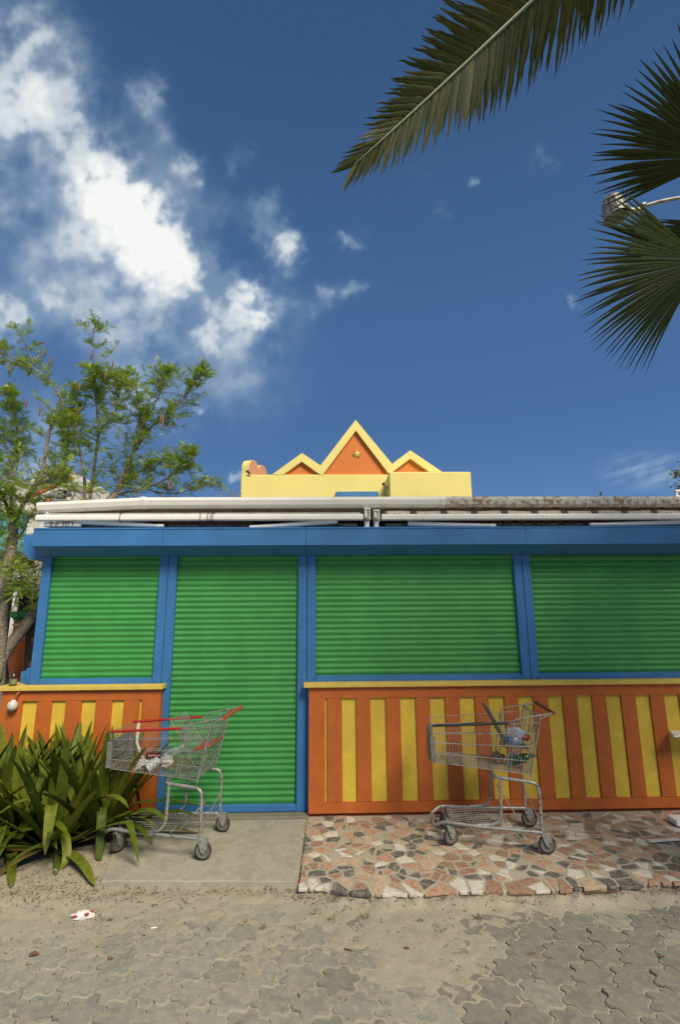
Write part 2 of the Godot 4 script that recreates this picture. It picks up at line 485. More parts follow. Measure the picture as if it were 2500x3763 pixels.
	return m
func sky_air(el: float) -> Color:
	var t: float = clampf(el / (PI / 2), 0.0, 1.0)
	var low := Color(0.44, 0.60, 0.80)
	var mid := Color(0.29, 0.435, 0.63)
	var high := Color(0.21, 0.325, 0.48)
	if el < 0.0:
		return Color(0.5, 0.47, 0.4)
	return low.lerp(mid, smoothstep(0.0, 0.26, t)).lerp(high, smoothstep(0.2, 0.75, t))

# ---------------------------------------------------------------- ground
var drift: FastNoiseLite
var ripple: FastNoiseLite
func sand_height(x: float, z: float) -> float:
	var c: float = 0.95 - smoothstep(1.28, 1.95, z + 0.16 * drift.get_noise_2d(x * 2.0, 5.0)) * 1.15
	c += 1.5 * exp(-pow((x - 0.42) / 0.33, 2.0) - pow((z - 1.82) / 0.36, 2.0))
	c += 0.45 * exp(-pow((x + 0.75) / 0.7, 2.0) - pow((z - 1.6) / 0.25, 2.0))
	c -= 0.75 * smoothstep(0.7, 1.5, x) * smoothstep(1.3, 1.5, z)
	c += 0.75 * drift.get_noise_2d(x, z) + 0.25 * drift.get_noise_2d(x * 4.0, z * 4.0)
	c += 0.55 * drift.get_noise_2d(x * 9.0, z * 9.0) + 0.5 * ripple.get_noise_2d(x * 1.3, z * 1.3)
	var y: float = -0.0752 + 0.0075 * clampf(c, -0.25, 1.6)
	y += 0.0018 * ripple.get_noise_2d(x, z)
	y += 0.034 * smoothstep(-1.45, -1.75, x) * smoothstep(1.6, 0.9, z)              # banked up against the left of the slab
	y += (0.009 + 0.022 * smoothstep(-0.3, 0.2, x)) * exp(-pow((z - 1.22 - 0.11 * smoothstep(-0.3, 0.2, x)) / 0.075, 2.0)) * (0.7 + 0.9 * ripple.get_noise_2d(x * 0.6, z * 0.6))
	return y
func make_ground() -> void:
	drift = noise(21, 0.9, 4)
	ripple = noise(22, 9.0, 3)
	var xs := [-400.0, -120.0, -40.0, -15.0, -7.0, -4.5]
	var x := -3.6
	while x < 3.6:
		xs.append(x)
		x += 0.017
	xs.append_array([4.5, 7.0, 15.0, 40.0, 120.0, 400.0])
	var zs := [-400.0, -120.0, -40.0, -15.0, -6.0, -2.0, -0.3]
	var z := -0.02
	while z < 2.95:
		zs.append(z)
		z += 0.017
	zs.append_array([3.6, 5.0, 8.0, 15.0, 40.0, 120.0, 400.0])
	var m := Mesher.new()
	for zz: float in zs:
		for xx: float in xs:
			m.v.append(Vector3(xx, sand_height(xx, clampf(zz, 0.0, 3.0)), zz))
			m.n.append(Vector3.UP)
	var w := xs.size()
	for j in range(0, zs.size()):
		for i in range(0, w):
			if i > 0 and i < w - 1 and j > 0 and j < zs.size() - 1:
				var k := j * w + i
				m.n[k] = (m.v[k + w] - m.v[k - w]).cross(m.v[k + 1] - m.v[k - 1]).normalized()
	for j in zs.size() - 1:
		for i in w - 1:
			var k := j * w + i
			m.f.append_array([k, k + 1, k + w + 1, k, k + w + 1, k + w])
	setting("ground", m, M.sand)

	# interlocking pavers half under blown sand
	var pavement := Node3D.new()
	put(self, pavement, "pavement")
	pavement.set_meta("kind", "structure")
	var r := 0.112
	var outline := PackedVector2Array()
	var inner := PackedVector2Array()
	for k in 6:
		var a := Vector2.from_angle(TAU * k / 6.0) * r
		var b := Vector2.from_angle(TAU * (k + 1) / 6.0) * r
		var nrm := (b - a).orthogonal().normalized()
		for s in 6:
			var t := s / 6.0
			var p := a.lerp(b, t) + nrm * 0.018 * sin(TAU * t)
			outline.append(p * 0.955)
			inner.append(p * 0.90)
	var pm := Mesher.new()
	var ring := outline.size()
	for k in ring:
		var p := inner[k]
		pm.add(Vector3(p.x, 0.0, p.y), Vector3.UP)
	pm.add(Vector3.ZERO, Vector3.UP)
	for k in ring:
		pm.tri(ring, k, (k + 1) % ring)
	for k in ring:
		var a := outline[k]
		var b := outline[(k + 1) % ring]
		var ia := inner[k]
		var ib := inner[(k + 1) % ring]
		var o := Vector3((a + b).x, 0, (a + b).y).normalized()
		pm.quad(Vector3(ia.x, 0, ia.y), Vector3(ib.x, 0, ib.y), Vector3(b.x, -0.006, b.y), Vector3(a.x, -0.006, a.y), (o + Vector3.UP).normalized())
		pm.quad(Vector3(a.x, -0.006, a.y), Vector3(b.x, -0.006, b.y), Vector3(b.x, -0.05, b.y), Vector3(a.x, -0.05, a.y), o)
	var shape := pm.mesh()
	var stone := []
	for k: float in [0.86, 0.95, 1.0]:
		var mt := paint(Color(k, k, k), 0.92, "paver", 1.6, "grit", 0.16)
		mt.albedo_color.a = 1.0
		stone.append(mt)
	var tilt := Basis(Vector3.UP, deg_to_rad(22.0))
	var count := 0
	for i in range(-30, 30):
		for j in range(-30, 30):
			var p: Vector3 = tilt * Vector3(r * 1.5 * i, 0, r * sqrt(3.0) * (j + 0.5 * absi(i % 2))) + Vector3(0.05, -0.07, 2.0)
			if p.z < 1.42 or p.z > 2.62 or p.x < -2.45 or p.x > 2.75:
				continue
			p.y += rf(-0.0028, 0.0028)
			var b := tilt * Basis(Vector3(rf(-1, 1), 0, rf(-1, 1)).normalized(), rf(0.0, 0.018))
			var dark: int = 0 if p.x > 0.7 and rng.randf() < 0.75 else rng.randi_range(1, 2) if p.x < 0.0 else rng.randi_range(0, 2)  # darker stones towards the right put the shade there into the colour
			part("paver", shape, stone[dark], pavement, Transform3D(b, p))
			count += 1

	# the cast slab in front of the door
	var edge := PackedVector2Array()
	for k in 15:
		var t := k / 14.0
		edge.append(Vector2(lerpf(-1.535, -0.205, t), 1.05 + 0.06 * t + rf(-0.006, 0.006)))
	edge.append(Vector2(-0.19, 0.028))
	edge.append(Vector2(-1.78, 0.028))
	edge.append(Vector2(-1.69, 0.42))
	var lay := Transform3D(Basis(Vector3.RIGHT, Vector3(0, 0, 1), Vector3.UP), Vector3(0, -0.13, 0))   # x, z outlines raised in y
	var slab := Mesher.new()
	slab.prism(edge, 0.1, lay, 0.006)
	setting("concrete_path", slab, M.concrete)
	var foot := Mesher.new()
	foot.box(Vector3(-0.9, -0.065, -0.035), Vector3(1.45, 0.105, 0.122), 0.008)
	setting("door_step", foot, M.footing)

	# crazy paving of broken tiles
	var bed := Node3D.new()
	put(self, bed, "mosaic_path")
	bed.set_meta("kind", "structure")
	var rim := PackedVector2Array()
	for k in 32:
		var t := k / 31.0
		rim.append(Vector2(lerpf(-0.195, 4.6, t), 1.2 + 0.1 * smoothstep(0.0, 0.12, t) - 0.07 * smoothstep(0.3, 0.55, t) + rf(-0.012, 0.012)))
	rim.append(Vector2(4.6, 0.0))
	rim.append(Vector2(-0.188, 0.0))
	var mortar := Mesher.new()
	mortar.prism(rim, 0.11, Transform3D(lay.basis, Vector3(0, -0.132, 0)), 0.01)
	part("mortar_bed", mortar, M.mortar, bed)
	var glaze := []
	for d in [["terracotta", 1.0, 0.75], ["terracotta", 0.86, 0.75], ["marble", 1.0, 0.45], ["granite", 1.0, 0.5], ["granite", 1.0, 0.55], ["buff", 1.0, 0.8]]:
		var mt := paint(Color(d[1], d[1], d[1]), d[2], d[0], 2.3, "grit", 0.05)
		glaze.append(mt)
	var reach := PackedVector2Array()                    # tiles overhang the mortar a little
	for p in rim:
		reach.append(p + Vector2(0, 0.022 + 0.012 * sin(p.x * 23.0)) if p.y > 0.5 else p)
	var seeds := []
	var sx := 0.118
	var sz := 0.092
	for i in 42:
		for j in 14:
			seeds.append(Vector2(-0.24 + (i + 0.5 * (j % 2)) * sx + rf(-0.053, 0.053), 0.02 + j * sz + rf(-0.043, 0.043)))
	var shards := []
	for s: Vector2 in seeds:
		var cell := PackedVector2Array([s + Vector2(-0.2, -0.2), s + Vector2(0.2, -0.2), s + Vector2(0.2, 0.2), s + Vector2(-0.2, 0.2)])
		for o: Vector2 in seeds:
			if o != s and s.distance_to(o) < 0.42:
				cell = half(cell, (s + o) / 2, (s - o).normalized(), rf(0.002, 0.0125))
		var inside := Geometry2D.intersect_polygons(cell, reach)
		if inside.is_empty() or area(inside[0]) < 0.0012:
			continue
		cell = inside[0]
		if rng.randf() < 0.42 and area(cell) > 0.006:
			var mid := middle(cell) + Vector2(rf(-0.02, 0.02), rf(-0.015, 0.015))
			var d := Vector2.from_angle(rf(0.0, PI))
			shards.append(half(cell, mid, d, rf(0.003, 0.012)))
			shards.append(half(cell, mid, -d, rf(0.003, 0.012)))
		else:
			shards.append(cell)
	shards.sort_custom(func(a, b): return near_first(middle(a)) > near_first(middle(b)))
	var laid := 0
	var last := 0
	var rest := []
	for k in 6:
		rest.append(Mesher.new())
	for cell: PackedVector2Array in shards:
		if cell.size() < 3 or area(cell) < 0.0009 or mid_of_path(cell):
			continue
		var mid := middle(cell)
		if (mid.y < 0.09 and rng.randf() < 0.45) or rng.randf() < 0.04:
			continue
		var local := PackedVector2Array()
		for p in cell:
			local.append((p - mid) * rf(0.82, 1.03) + Vector2(rf(-0.004, 0.004), rf(-0.004, 0.004)))
		if Geometry2D.triangulate_polygon(local).is_empty():
			continue
		var k := rng.randf()
		var kind: int = 0 if k < 0.24 else 1 if k < 0.4 else 2 if k < 0.62 else 3 if k < 0.76 else 4 if k < 0.89 else 5
		if kind == last:
			kind = [1, 3, 0, 2, 5, 2][kind]
		last = kind
		laid += 1
		if laid > 298:                                       # the far ones, against the wall
			rest[kind].prism(local, 0.018, Transform3D(lay.basis, Vector3(mid.x, -0.0372 + rf(-0.0015, 0.002), mid.y)), 0.0015)
			continue
		var t := Mesher.new()
		t.prism(local, 0.018, Transform3D(lay.basis, Vector3.ZERO), 0.0015)
		part("tile", t, glaze[kind], bed, Transform3D(Basis(Vector3(rf(-1, 1), 0, rf(-1, 1)).normalized(), rf(0.0, 0.018)), Vector3(mid.x, -0.0372 + rf(-0.0015, 0.002), mid.y)))
	for k in 6:
		if rest[k].f.size() > 0:
			part("far_tiles", rest[k], glaze[k], bed).set_meta("kind", "stuff")
func near_first(p: Vector2) -> float:
	return p.y - (10.0 if p.x > 2.9 else 0.0)
func mid_of_path(cell: PackedVector2Array) -> bool:
	return middle(cell).x > 4.55
func half(poly: PackedVector2Array, p: Vector2, d: Vector2, gap: float) -> PackedVector2Array:   # the part of a convex outline on d's side of p
	var out := PackedVector2Array()
	for i in poly.size():
		var a := poly[i]
		var b := poly[(i + 1) % poly.size()]
		var da := (a - p).dot(d) - gap
		var db := (b - p).dot(d) - gap
		if da >= 0.0:
			out.append(a)
		if da * db < 0.0:
			out.append(a.lerp(b, da / (da - db)))
	return out
func area(poly: PackedVector2Array) -> float:
	var s := 0.0
	for i in poly.size():
		s += poly[i].cross(poly[(i + 1) % poly.size()])
	return absf(s) / 2
func middle(poly: PackedVector2Array) -> Vector2:
	var s := Vector2.ZERO
	for p in poly:
		s += p / poly.size()
	return s

# ---------------------------------------------------------------- the kiosk
var side_on := Basis(Vector3(0, 0, 1), Vector3(0, 1, 0), Vector3(1, 0, 0))     # outlines in z, y pushed along x
func block(a: Vector3, b: Vector3, bevel := 0.002) -> Mesher:
	var m := Mesher.new()
	m.box((a + b) / 2, (b - a).abs(), bevel)
	return m
func make_kiosk() -> void:
	var o := thing("kiosk_building", "low kiosk with green roller shutters and blue frames under a white gutter", "building", Vector3(0.5, 0, -1.5))
	var here := at(-0.5, 0, 1.5)
	part("wall", block(Vector3(-2.75, -0.1, -0.22), Vector3(6.2, 2.72, -0.32), 0.0), M.wall, o, here)
	part("side_wall", block(Vector3(-2.78, 1.2, -0.325), Vector3(-2.68, 2.72, -3.0), 0.0), M.blue, o, here)
	part("side_wall", block(Vector3(-2.78, -0.1, -0.325), Vector3(-2.68, 1.196, -3.0), 0.0), M.orange, o, here)
	part("side_wall", block(Vector3(6.1, -0.1, -0.325), Vector3(6.2, 2.72, -3.0), 0.0), M.blue, o, here)
	part("roof", block(Vector3(-2.85, 2.78, -0.105), Vector3(6.3, 2.86, -2.45), 0.0), M.roof, o, here)
	# posts, each of two guide channels
	var guides := [[-2.796, -2.709, 1.104], [-1.655, -1.573, 1.104], [-1.569, -1.485, -0.012], [-0.292, -0.207, -0.012], [-0.203, -0.118, 1.104], [1.858, 1.941, 1.104], [1.945, 2.026, 1.104], [3.92, 4.1, 1.104], [5.98, 6.16, 1.104]]
	var bolt := Mesher.new()
	bolt.lathe([Vector2(0.0, 0.004), Vector2(0.004, 0.004), Vector2(0.006, 0.0)], 10, Transform3D(Basis(Vector3.RIGHT, PI / 2), Vector3.ZERO))
	var bolt_mesh := bolt.mesh()
	for k in guides.size():
		var d = guides[k]
		var bottom: float = d[2]
		if k == 1 or k == 4:
			bottom = 1.104
		var post := part("post", block(Vector3(d[0], bottom, -0.09), Vector3(d[1], 2.31, -0.2), 0.003), M.blue, o, here)
		var mx: float = (d[0] + d[1]) / 2
		for y: float in [1.13, 1.62, 2.2]:
			part("bolt", bolt_mesh, M.black if y < 1.2 or (y < 2.0 and k % 2 == 1) else M.blue, post, at(mx + (0.022 if k % 2 == 0 else -0.022), y + rf(-0.01, 0.01), -0.0895))
	part("post", block(Vector3(-1.655, -0.012, -0.092), Vector3(-1.571, 1.1, -0.2), 0.003), M.blue, o, here)
	part("post", block(Vector3(-0.205, -0.012, -0.092), Vector3(-0.118, 1.1, -0.2), 0.003), M.blue, o, here)
	for d in [[-2.709, -1.655, 1.1, 1.152], [-0.118, 1.858, 1.1, 1.156], [2.026, 3.92, 1.1, 1.158], [4.1, 5.98, 1.1, 1.158], [-1.485, -0.292, -0.012, 0.045]]:
		part("bottom_rail", block(Vector3(d[0] + 0.002, d[2], -0.095), Vector3(d[1] - 0.002, d[3], -0.18), 0.003), M.blue, o, here)
	# roller shutters, slat by slat
	for d in [[-2.709, -1.655, 1.152, 6], [-1.485, -0.292, 0.045, 0], [-0.118, 1.858, 1.156, 1], [2.026, 3.92, 1.158, 9], [4.1, 5.98, 1.158, 3]]:
		var shutter := Node3D.new()
		put(o, shutter, "roller_shutter")
		shutter.transform = here
		var bend := [Vector2(0.0, -0.006)]
		for i in 13:
			bend.append(Vector2(0.0528 * i / 12.0, 0.004 - 0.004 * cos(TAU * i / 12.0)))
		bend.append(Vector2(0.0528, -0.006))
		var slat := Mesher.new()
		var wide: float = (d[1] - d[0]) / 2 - 0.001
		for i in bend.size():
			var t: Vector2 = bend[clampi(i + 1, 2, bend.size() - 2)] - bend[clampi(i - 1, 1, bend.size() - 3)]
			var nn := Vector3(0, -t.y, t.x).normalized()
			for sx: float in [-wide, wide]:
				slat.add(Vector3(sx, bend[i].x, bend[i].y), nn)
		for i in bend.size() - 1:
			slat.tri(i * 2, i * 2 + 1, i * 2 + 3)
			slat.tri(i * 2, i * 2 + 3, i * 2 + 2)
		var one := slat.mesh()
		var y: float = d[2] + 0.001
		var rows := int(ceil((2.345 - y) / 0.0535))
		for k in rows:
			var open: bool = k >= rows - d[3]
			part("slat", one, M.green, shutter, at((d[0] + d[1]) / 2, y, -0.132 + (0.0006 if k % 2 else 0.0)))
			y += 0.0568 if open else 0.0529
		part("dark_backing", block(Vector3(d[0], d[2], -0.15), Vector3(d[1], 2.34, -0.16), 0.0), M.black, shutter)  # black sheet that paints the darkness seen through the slat gaps
	# the shutter boxes above them
	var profile := PackedVector2Array([Vector2(-0.2, 2.55), Vector2(0.11, 2.55), Vector2(0.112, 2.378), Vector2(-0.05, 2.304), Vector2(-0.088, 2.300), Vector2(-0.2, 2.300)])
	var joints := [-2.80, on_z(597, 1990, 0.11).x, on_z(1125, 1990, 0.11).x, on_z(1936, 1990, 0.11).x, 4.0, 6.2]
	for k in 5:
		var m := Mesher.new()
		m.prism(profile, joints[k + 1] - joints[k] - 0.003, Transform3D(side_on, Vector3(joints[k], rf(-0.0015, 0.0015), 0)))
		var hood := part("shutter_box", m, M.blue, o, here)
		part("lid", block(Vector3(joints[k] + 0.001, 2.5515, -0.2), Vector3(joints[k + 1] - 0.004, 2.535, 0.1165), 0.002), M.blue, hood)
		for x: float in [joints[k] + 0.03, joints[k + 1] - 0.03]:
			part("bolt", bolt_mesh, M.blue, hood, at(x, 2.41, 0.1115))
	var e := PackedVector2Array()
	for p in [[89, 1966], [150, 1960], [156, 2056], [109, 2055], [82, 2029]]:
		var q := on_z(p[0], p[1], -0.092)
		e.append(Vector2(q.x, q.y))
	var side := Mesher.new()
	side.prism(e, -2.6, at(0, 0, -0.092))
	part("shutter_box", side, M.blue, o, here)
	for p in [[76, 2468, 104, 2514, 0.19], [97, 2455, 110, 2514, 0.12]]:
		var a := on_z(p[0], p[1], -p[4])
		var b := on_z(p[2], p[3], -p[4])
		part("side_sill", block(Vector3(a.x, 1.08, -p[4]), Vector3(b.x, a.y, -1.8 - p[4]), 0.003), M.blue, o, here)
	# fascia, gutter
	var fx := [-2.72, -1.2, on_z(967, 1875, -0.08).x, on_z(1551, 1875, -0.08).x, 2.9, 4.6, 6.25]
	for k in 6:
		var board := part("fascia_board", block(Vector3(fx[k] + 0.002, 2.665, -0.082), Vector3(fx[k + 1] - 0.002, 2.80, -0.1), 0.002), M.fascia, o, here)
		for i in 3:
			part("nail_stain", bolt_mesh, M.black, board, Transform3D(Basis().scaled(Vector3(1.2, rf(1.0, 2.0), 0.5)), Vector3(lerpf(fx[k], fx[k + 1], (i + rf(0.3, 0.7)) / 3.0), rf(2.745, 2.762), -0.0825)))
	part("soffit_board", block(Vector3(-2.72, 2.76, -0.105), Vector3(6.25, 2.775, -0.318), 0.0), M.fascia, o, here)
	var k_style := PackedVector2Array([Vector2(-0.078, 0.0), Vector2(0.04, 0.0), Vector2(0.046, -0.03), Vector2(0.03, -0.074), Vector2(-0.004, -0.1), Vector2(-0.078, -0.1)])
	var gj := [on_z(135, 1835, 0.04).x, on_z(525, 1835, 0.04).x, on_z(1629, 1835, 0.04).x, 6.3]
	for k in 3:
		var m := Mesher.new()
		m.prism(k_style, gj[k + 1] - gj[k])
		var slope := Basis(Vector3.BACK, 0.048) if k == 0 else Basis(Vector3.BACK, 0.001 if k == 1 else -0.0015)
		var y0: float = 2.866 - (gj[1] - gj[0]) * 0.048 if k == 0 else 2.866 if k == 1 else 2.869
		part("gutter", m, M.flaked if k == 2 else M.white, o, here * Transform3D(slope * side_on, Vector3(gj[k], y0, 0)))
	for k in [1, 2]:
		var m := Mesher.new()
		var fat := PackedVector2Array()
		for p in k_style:
			fat.append((p - Vector2(-0.02, -0.05)) * 1.1 + Vector2(-0.02, -0.05))
		m.prism(fat, 0.05)
		part("gutter_joint", m, M.white, o, here * Transform3D(side_on, Vector3(gj[k] - 0.025, 2.867, 0)))
	var outlet := Mesher.new()
	outlet.tube([Vector3(gj[0] + 0.09, 2.74, -0.01), Vector3(gj[0] + 0.09, 2.70, -0.01), Vector3(gj[0] + 0.25, 2.68, -0.05)], 0.026, 10)
	part("gutter_outlet", outlet, M.white, o, here)
	make_awnings()

func make_awnings() -> void:
	for which in 2:
		var x0: float = -2.80 if which == 0 else 0.528
		var x1: float = 0.346 if which == 0 else 6.1
		var a := thing("folding_awning", ["rolled awning with bare white front bar tied with black cord above the blue shutter boxes", "rolled awning with brown and cream striped fabric above the blue shutter boxes"][which], "awning", Vector3(x0, 2.6, 0), "awnings over the shutters")
		var here := at(-x0, -2.6, 0)
		var bar := Mesher.new()
		var rim := PackedVector2Array([Vector2(0.05, 2.632), Vector2(0.058, 2.627), Vector2(0.1, 2.628), Vector2(0.108, 2.637), Vector2(0.108, 2.668), Vector2(0.1, 2.683), Vector2(0.085, 2.689), Vector2(0.05, 2.689)])
		bar.prism(rim, x1 - x0, Transform3D(side_on, Vector3(x0, -0.004 if which == 0 else -0.006, 0)))
		part("front_bar", bar, M.white, a, here)
		var roll := Mesher.new()
		var path := []
		for k in 40:
			path.append(Vector3(lerpf(x0 + 0.03, x1 - 0.02, k / 39.0), 2.682 + (0.004 * sin(k * 1.7) if which else 0.0), 0.0))
		roll.tube(path, 0.047 if which else 0.036, 14)
		part("fabric_roll", roll, paint(Color.WHITE, 0.9, "striped", 3.3) if which else paint(lin(0.4, 0.42, 0.4), 0.6, "weather", 0.8), a, here)
		for s in 2:
			var arm := Mesher.new()
			var ends: Array
			if which == 0:
				ends = [[on_z(274, 1918, 0.04), on_z(590, 1932, 0.05)], [on_z(1240, 1917, 0.04), on_z(930, 1937, 0.05)]][s]
			else:
				ends = [[on_z(1500, 1926, 0.04), on_z(1810, 1931, 0.05)], [on_z(2500, 1921, 0.04), on_z(2180, 1927, 0.05)]][s]
			arm.tube([ends[0] + Vector3(0, 0.004, 0), ends[0].lerp(ends[1], 0.5), ends[1]], [0.024, 0.024, 0.018], 10)
			part("folding_arm", arm, M.white, a, here)
			var elbow := Mesher.new()
			elbow.box(ends[1], Vector3(0.07, 0.03, 0.045), 0.006)
			part("elbow", elbow, M.white, a, here)
		var back := Mesher.new()
		back.box(Vector3((x0 + x1) / 2, 2.60, -0.06), Vector3(x1 - x0 - 0.1, 0.03, 0.03), 0.004)
		part("torsion_bar", back, M.pole, a, here)
		# end bracket beside the gap between the two awnings
		var bx: float = 0.388 if which == 0 else 0.481
		var top: float = 2.752 if which == 0 else 2.735
		var br := Mesher.new()
		br.box(Vector3(bx, top - 0.012, 0.03), Vector3(0.062, 0.016, 0.09), 0.004)
		br.box(Vector3(bx + 0.022, top - 0.07, 0.03), Vector3(0.014, 0.11, 0.08), 0.004)
		br.box(Vector3(bx - 0.012, top - 0.07, 0.045), Vector3(0.03, 0.09, 0.05), 0.008)
		br.box(Vector3(bx - 0.004, 2.585, 0.04), Vector3(0.045, 0.07, 0.04), 0.006)
		br.box(Vector3(bx, 2.66, -0.02), Vector3(0.05, 0.1, 0.1), 0.005)
		var bracket := part("end_bracket", br, M.white, a, here)
		var hub := Mesher.new()
		hub.lathe([Vector2(0, 0.02), Vector2(0.015, 0.02), Vector2(0.02, 0.014), Vector2(0.02, -0.03)], 14, Transform3D(Basis(Vector3.RIGHT, PI / 2), Vector3(bx - 0.004, 2.638, 0.078)))
		part("hub", hub, M.zinc, bracket)
		for k in 11:                                          # the scalloped hem that shows under the bar
			var disc := Mesher.new()
			var shape := PackedVector2Array()
			for i in 9:
				shape.append(Vector2(0.055 * cos(PI * i / 8.0), -0.05 * sin(PI * i / 8.0)))
			disc.prism(shape, 0.006)
			var sx: float = lerpf(on_z(610, 1920, -0.03).x, on_z(910, 1920, -0.03).x, k / 10.0) if which == 0 else lerpf(1.3, 2.6, k / 10.0)
			part("scallop", disc, paint(lin(0.1, 0.06, 0.04), 0.9) if k < 1 else a.get_node("scallop").material_override, a, here * at(sx, 2.645, -0.035 + 0.0065 * (k % 2)))
		if which == 0:
			for p in [736, 763, 774, 782, 441]:
				var cord := Mesher.new()
				var x := on_z(p, 1900, 0.1).x
				var lean := rf(-0.012, 0.02)
				cord.tube([Vector3(x + lean, 2.70, 0.06), Vector3(x + lean * 0.6, 2.694, 0.1), Vector3(x, 2.66, 0.112), Vector3(x - 0.003, 2.625, 0.108), Vector3(x, 2.612, 0.06)], 0.0035, 6)
				part("cord", cord, M.black, a, here)
			var bag := Mesher.new()
			bag.box(on_z(230, 1928, 0.05), Vector3(0.36, 0.05, 0.04), 0.012)
			part("loose_cloth", bag, M.white, a, here)
			for p in [183, 190, 203, 209, 231, 240, 249, 265]:
				var cord := Mesher.new()
				var c := on_z(p, 1927, 0.073)
				cord.tube([c + Vector3(0.006, 0.028, 0), c + Vector3(0.003, 0.0, 0.003), c + Vector3(-0.006, -0.03, 0)], 0.003, 5)
				part("cord", cord, M.black, a, here)

func make_low_walls() -> void:
	for which in 2:
		var w := thing("low_wall", ["short orange and yellow striped counter wall behind the strap-leaved plants", "long orange and yellow striped counter wall beside the broken tile paving"][which], "wall", Vector3(-2.25 if which == 0 else 2.0, 0, -0.045), "striped counter walls")
		var here := at(2.25 if which == 0 else -2.0, 0, 0.045)
		var x0: float = -2.973 if which == 0 else -0.178
		var x1: float = -1.54 if which == 0 else 6.2
		part("core", block(Vector3(x0 + 0.002, -0.1, -0.03), Vector3(x1 - 0.002, 1.062, -0.088), 0.0), M.orange, w, here)
		var in0: float = -2.787 if which == 0 else -0.029
		var in1: float = -1.702 if which == 0 else 6.06
		var top := 1.062
		var low := 0.0
		var ty := 0.972 if which == 0 else 0.966
		var by := 0.088
		var g := 0.0012
		for d in [["top_rail", [Vector2(x0, top), Vector2(x1, top), Vector2(in1, ty), Vector2(in0, ty)]], ["bottom_rail", [Vector2(x0, low), Vector2(in0, by), Vector2(in1, by), Vector2(x1, low)]], ["stile", [Vector2(x0, low + g), Vector2(x0, top - g), Vector2(in0, ty), Vector2(in0, by)]], ["stile", [Vector2(x1, low + g), Vector2(in1, by), Vector2(in1, ty), Vector2(x1, top - g)]]]:
			var m := Mesher.new()
			m.prism(PackedVector2Array(d[1]), 0.03, at(0, 0, -0.03), 0.002)
			part(d[0], m, M.orange, w, here)
		# battens over yellow boards
		var edges: Array = [[-2.654, -2.52], [-2.394, -2.253], [-2.122, -1.978], [-1.868, -1.73]]
		if which == 1:
			edges = [[-0.009, 0.126]]
			for k in 21:
				edges.append([0.256 + 0.2765 * k + rf(-0.002, 0.002), 0.256 + 0.2765 * k + 0.134 + rf(-0.002, 0.002)])
		var from := in0
		for d in edges:
			part("yellow_board", block(Vector3(from - 0.01, by - 0.01, -0.0295), Vector3(d[0] + 0.01, ty + 0.01, -0.021 + rf(-0.001, 0.001)), 0.0), M.yellow, w, here)
			part("batten", block(Vector3(d[0], by + 0.0015, -0.0285), Vector3(d[1], ty - 0.0015, -0.0015 + rf(-0.0012, 0.001)), 0.0025), M.orange, w, here)
			from = d[1]
		part("yellow_board", block(Vector3(from - 0.01, by - 0.01, -0.0295), Vector3(in1 + 0.01, ty + 0.01, -0.021), 0.0), M.yellow, w, here)
		part("trim", block(Vector3(x0 - 0.004, 1.05, -0.08), Vector3(x1 + 0.004, 1.0625, 0.013), 0.003), M.orange, w, here)
		part("cap", block(Vector3(x0 - 0.05, 1.063, -0.0885), Vector3(x1 + 0.022, 1.104, 0.034), 0.004), M.cap, w, here)
		if which == 0:
			part("cap", block(Vector3(-3.03, 1.063, -0.0895), Vector3(-2.85, 1.1035, -1.9), 0.004), M.cap, w, here)
			part("core", block(Vector3(-2.97, -0.1, -0.0895), Vector3(-2.89, 1.0625, -1.9), 0.0), M.orange, w, here)

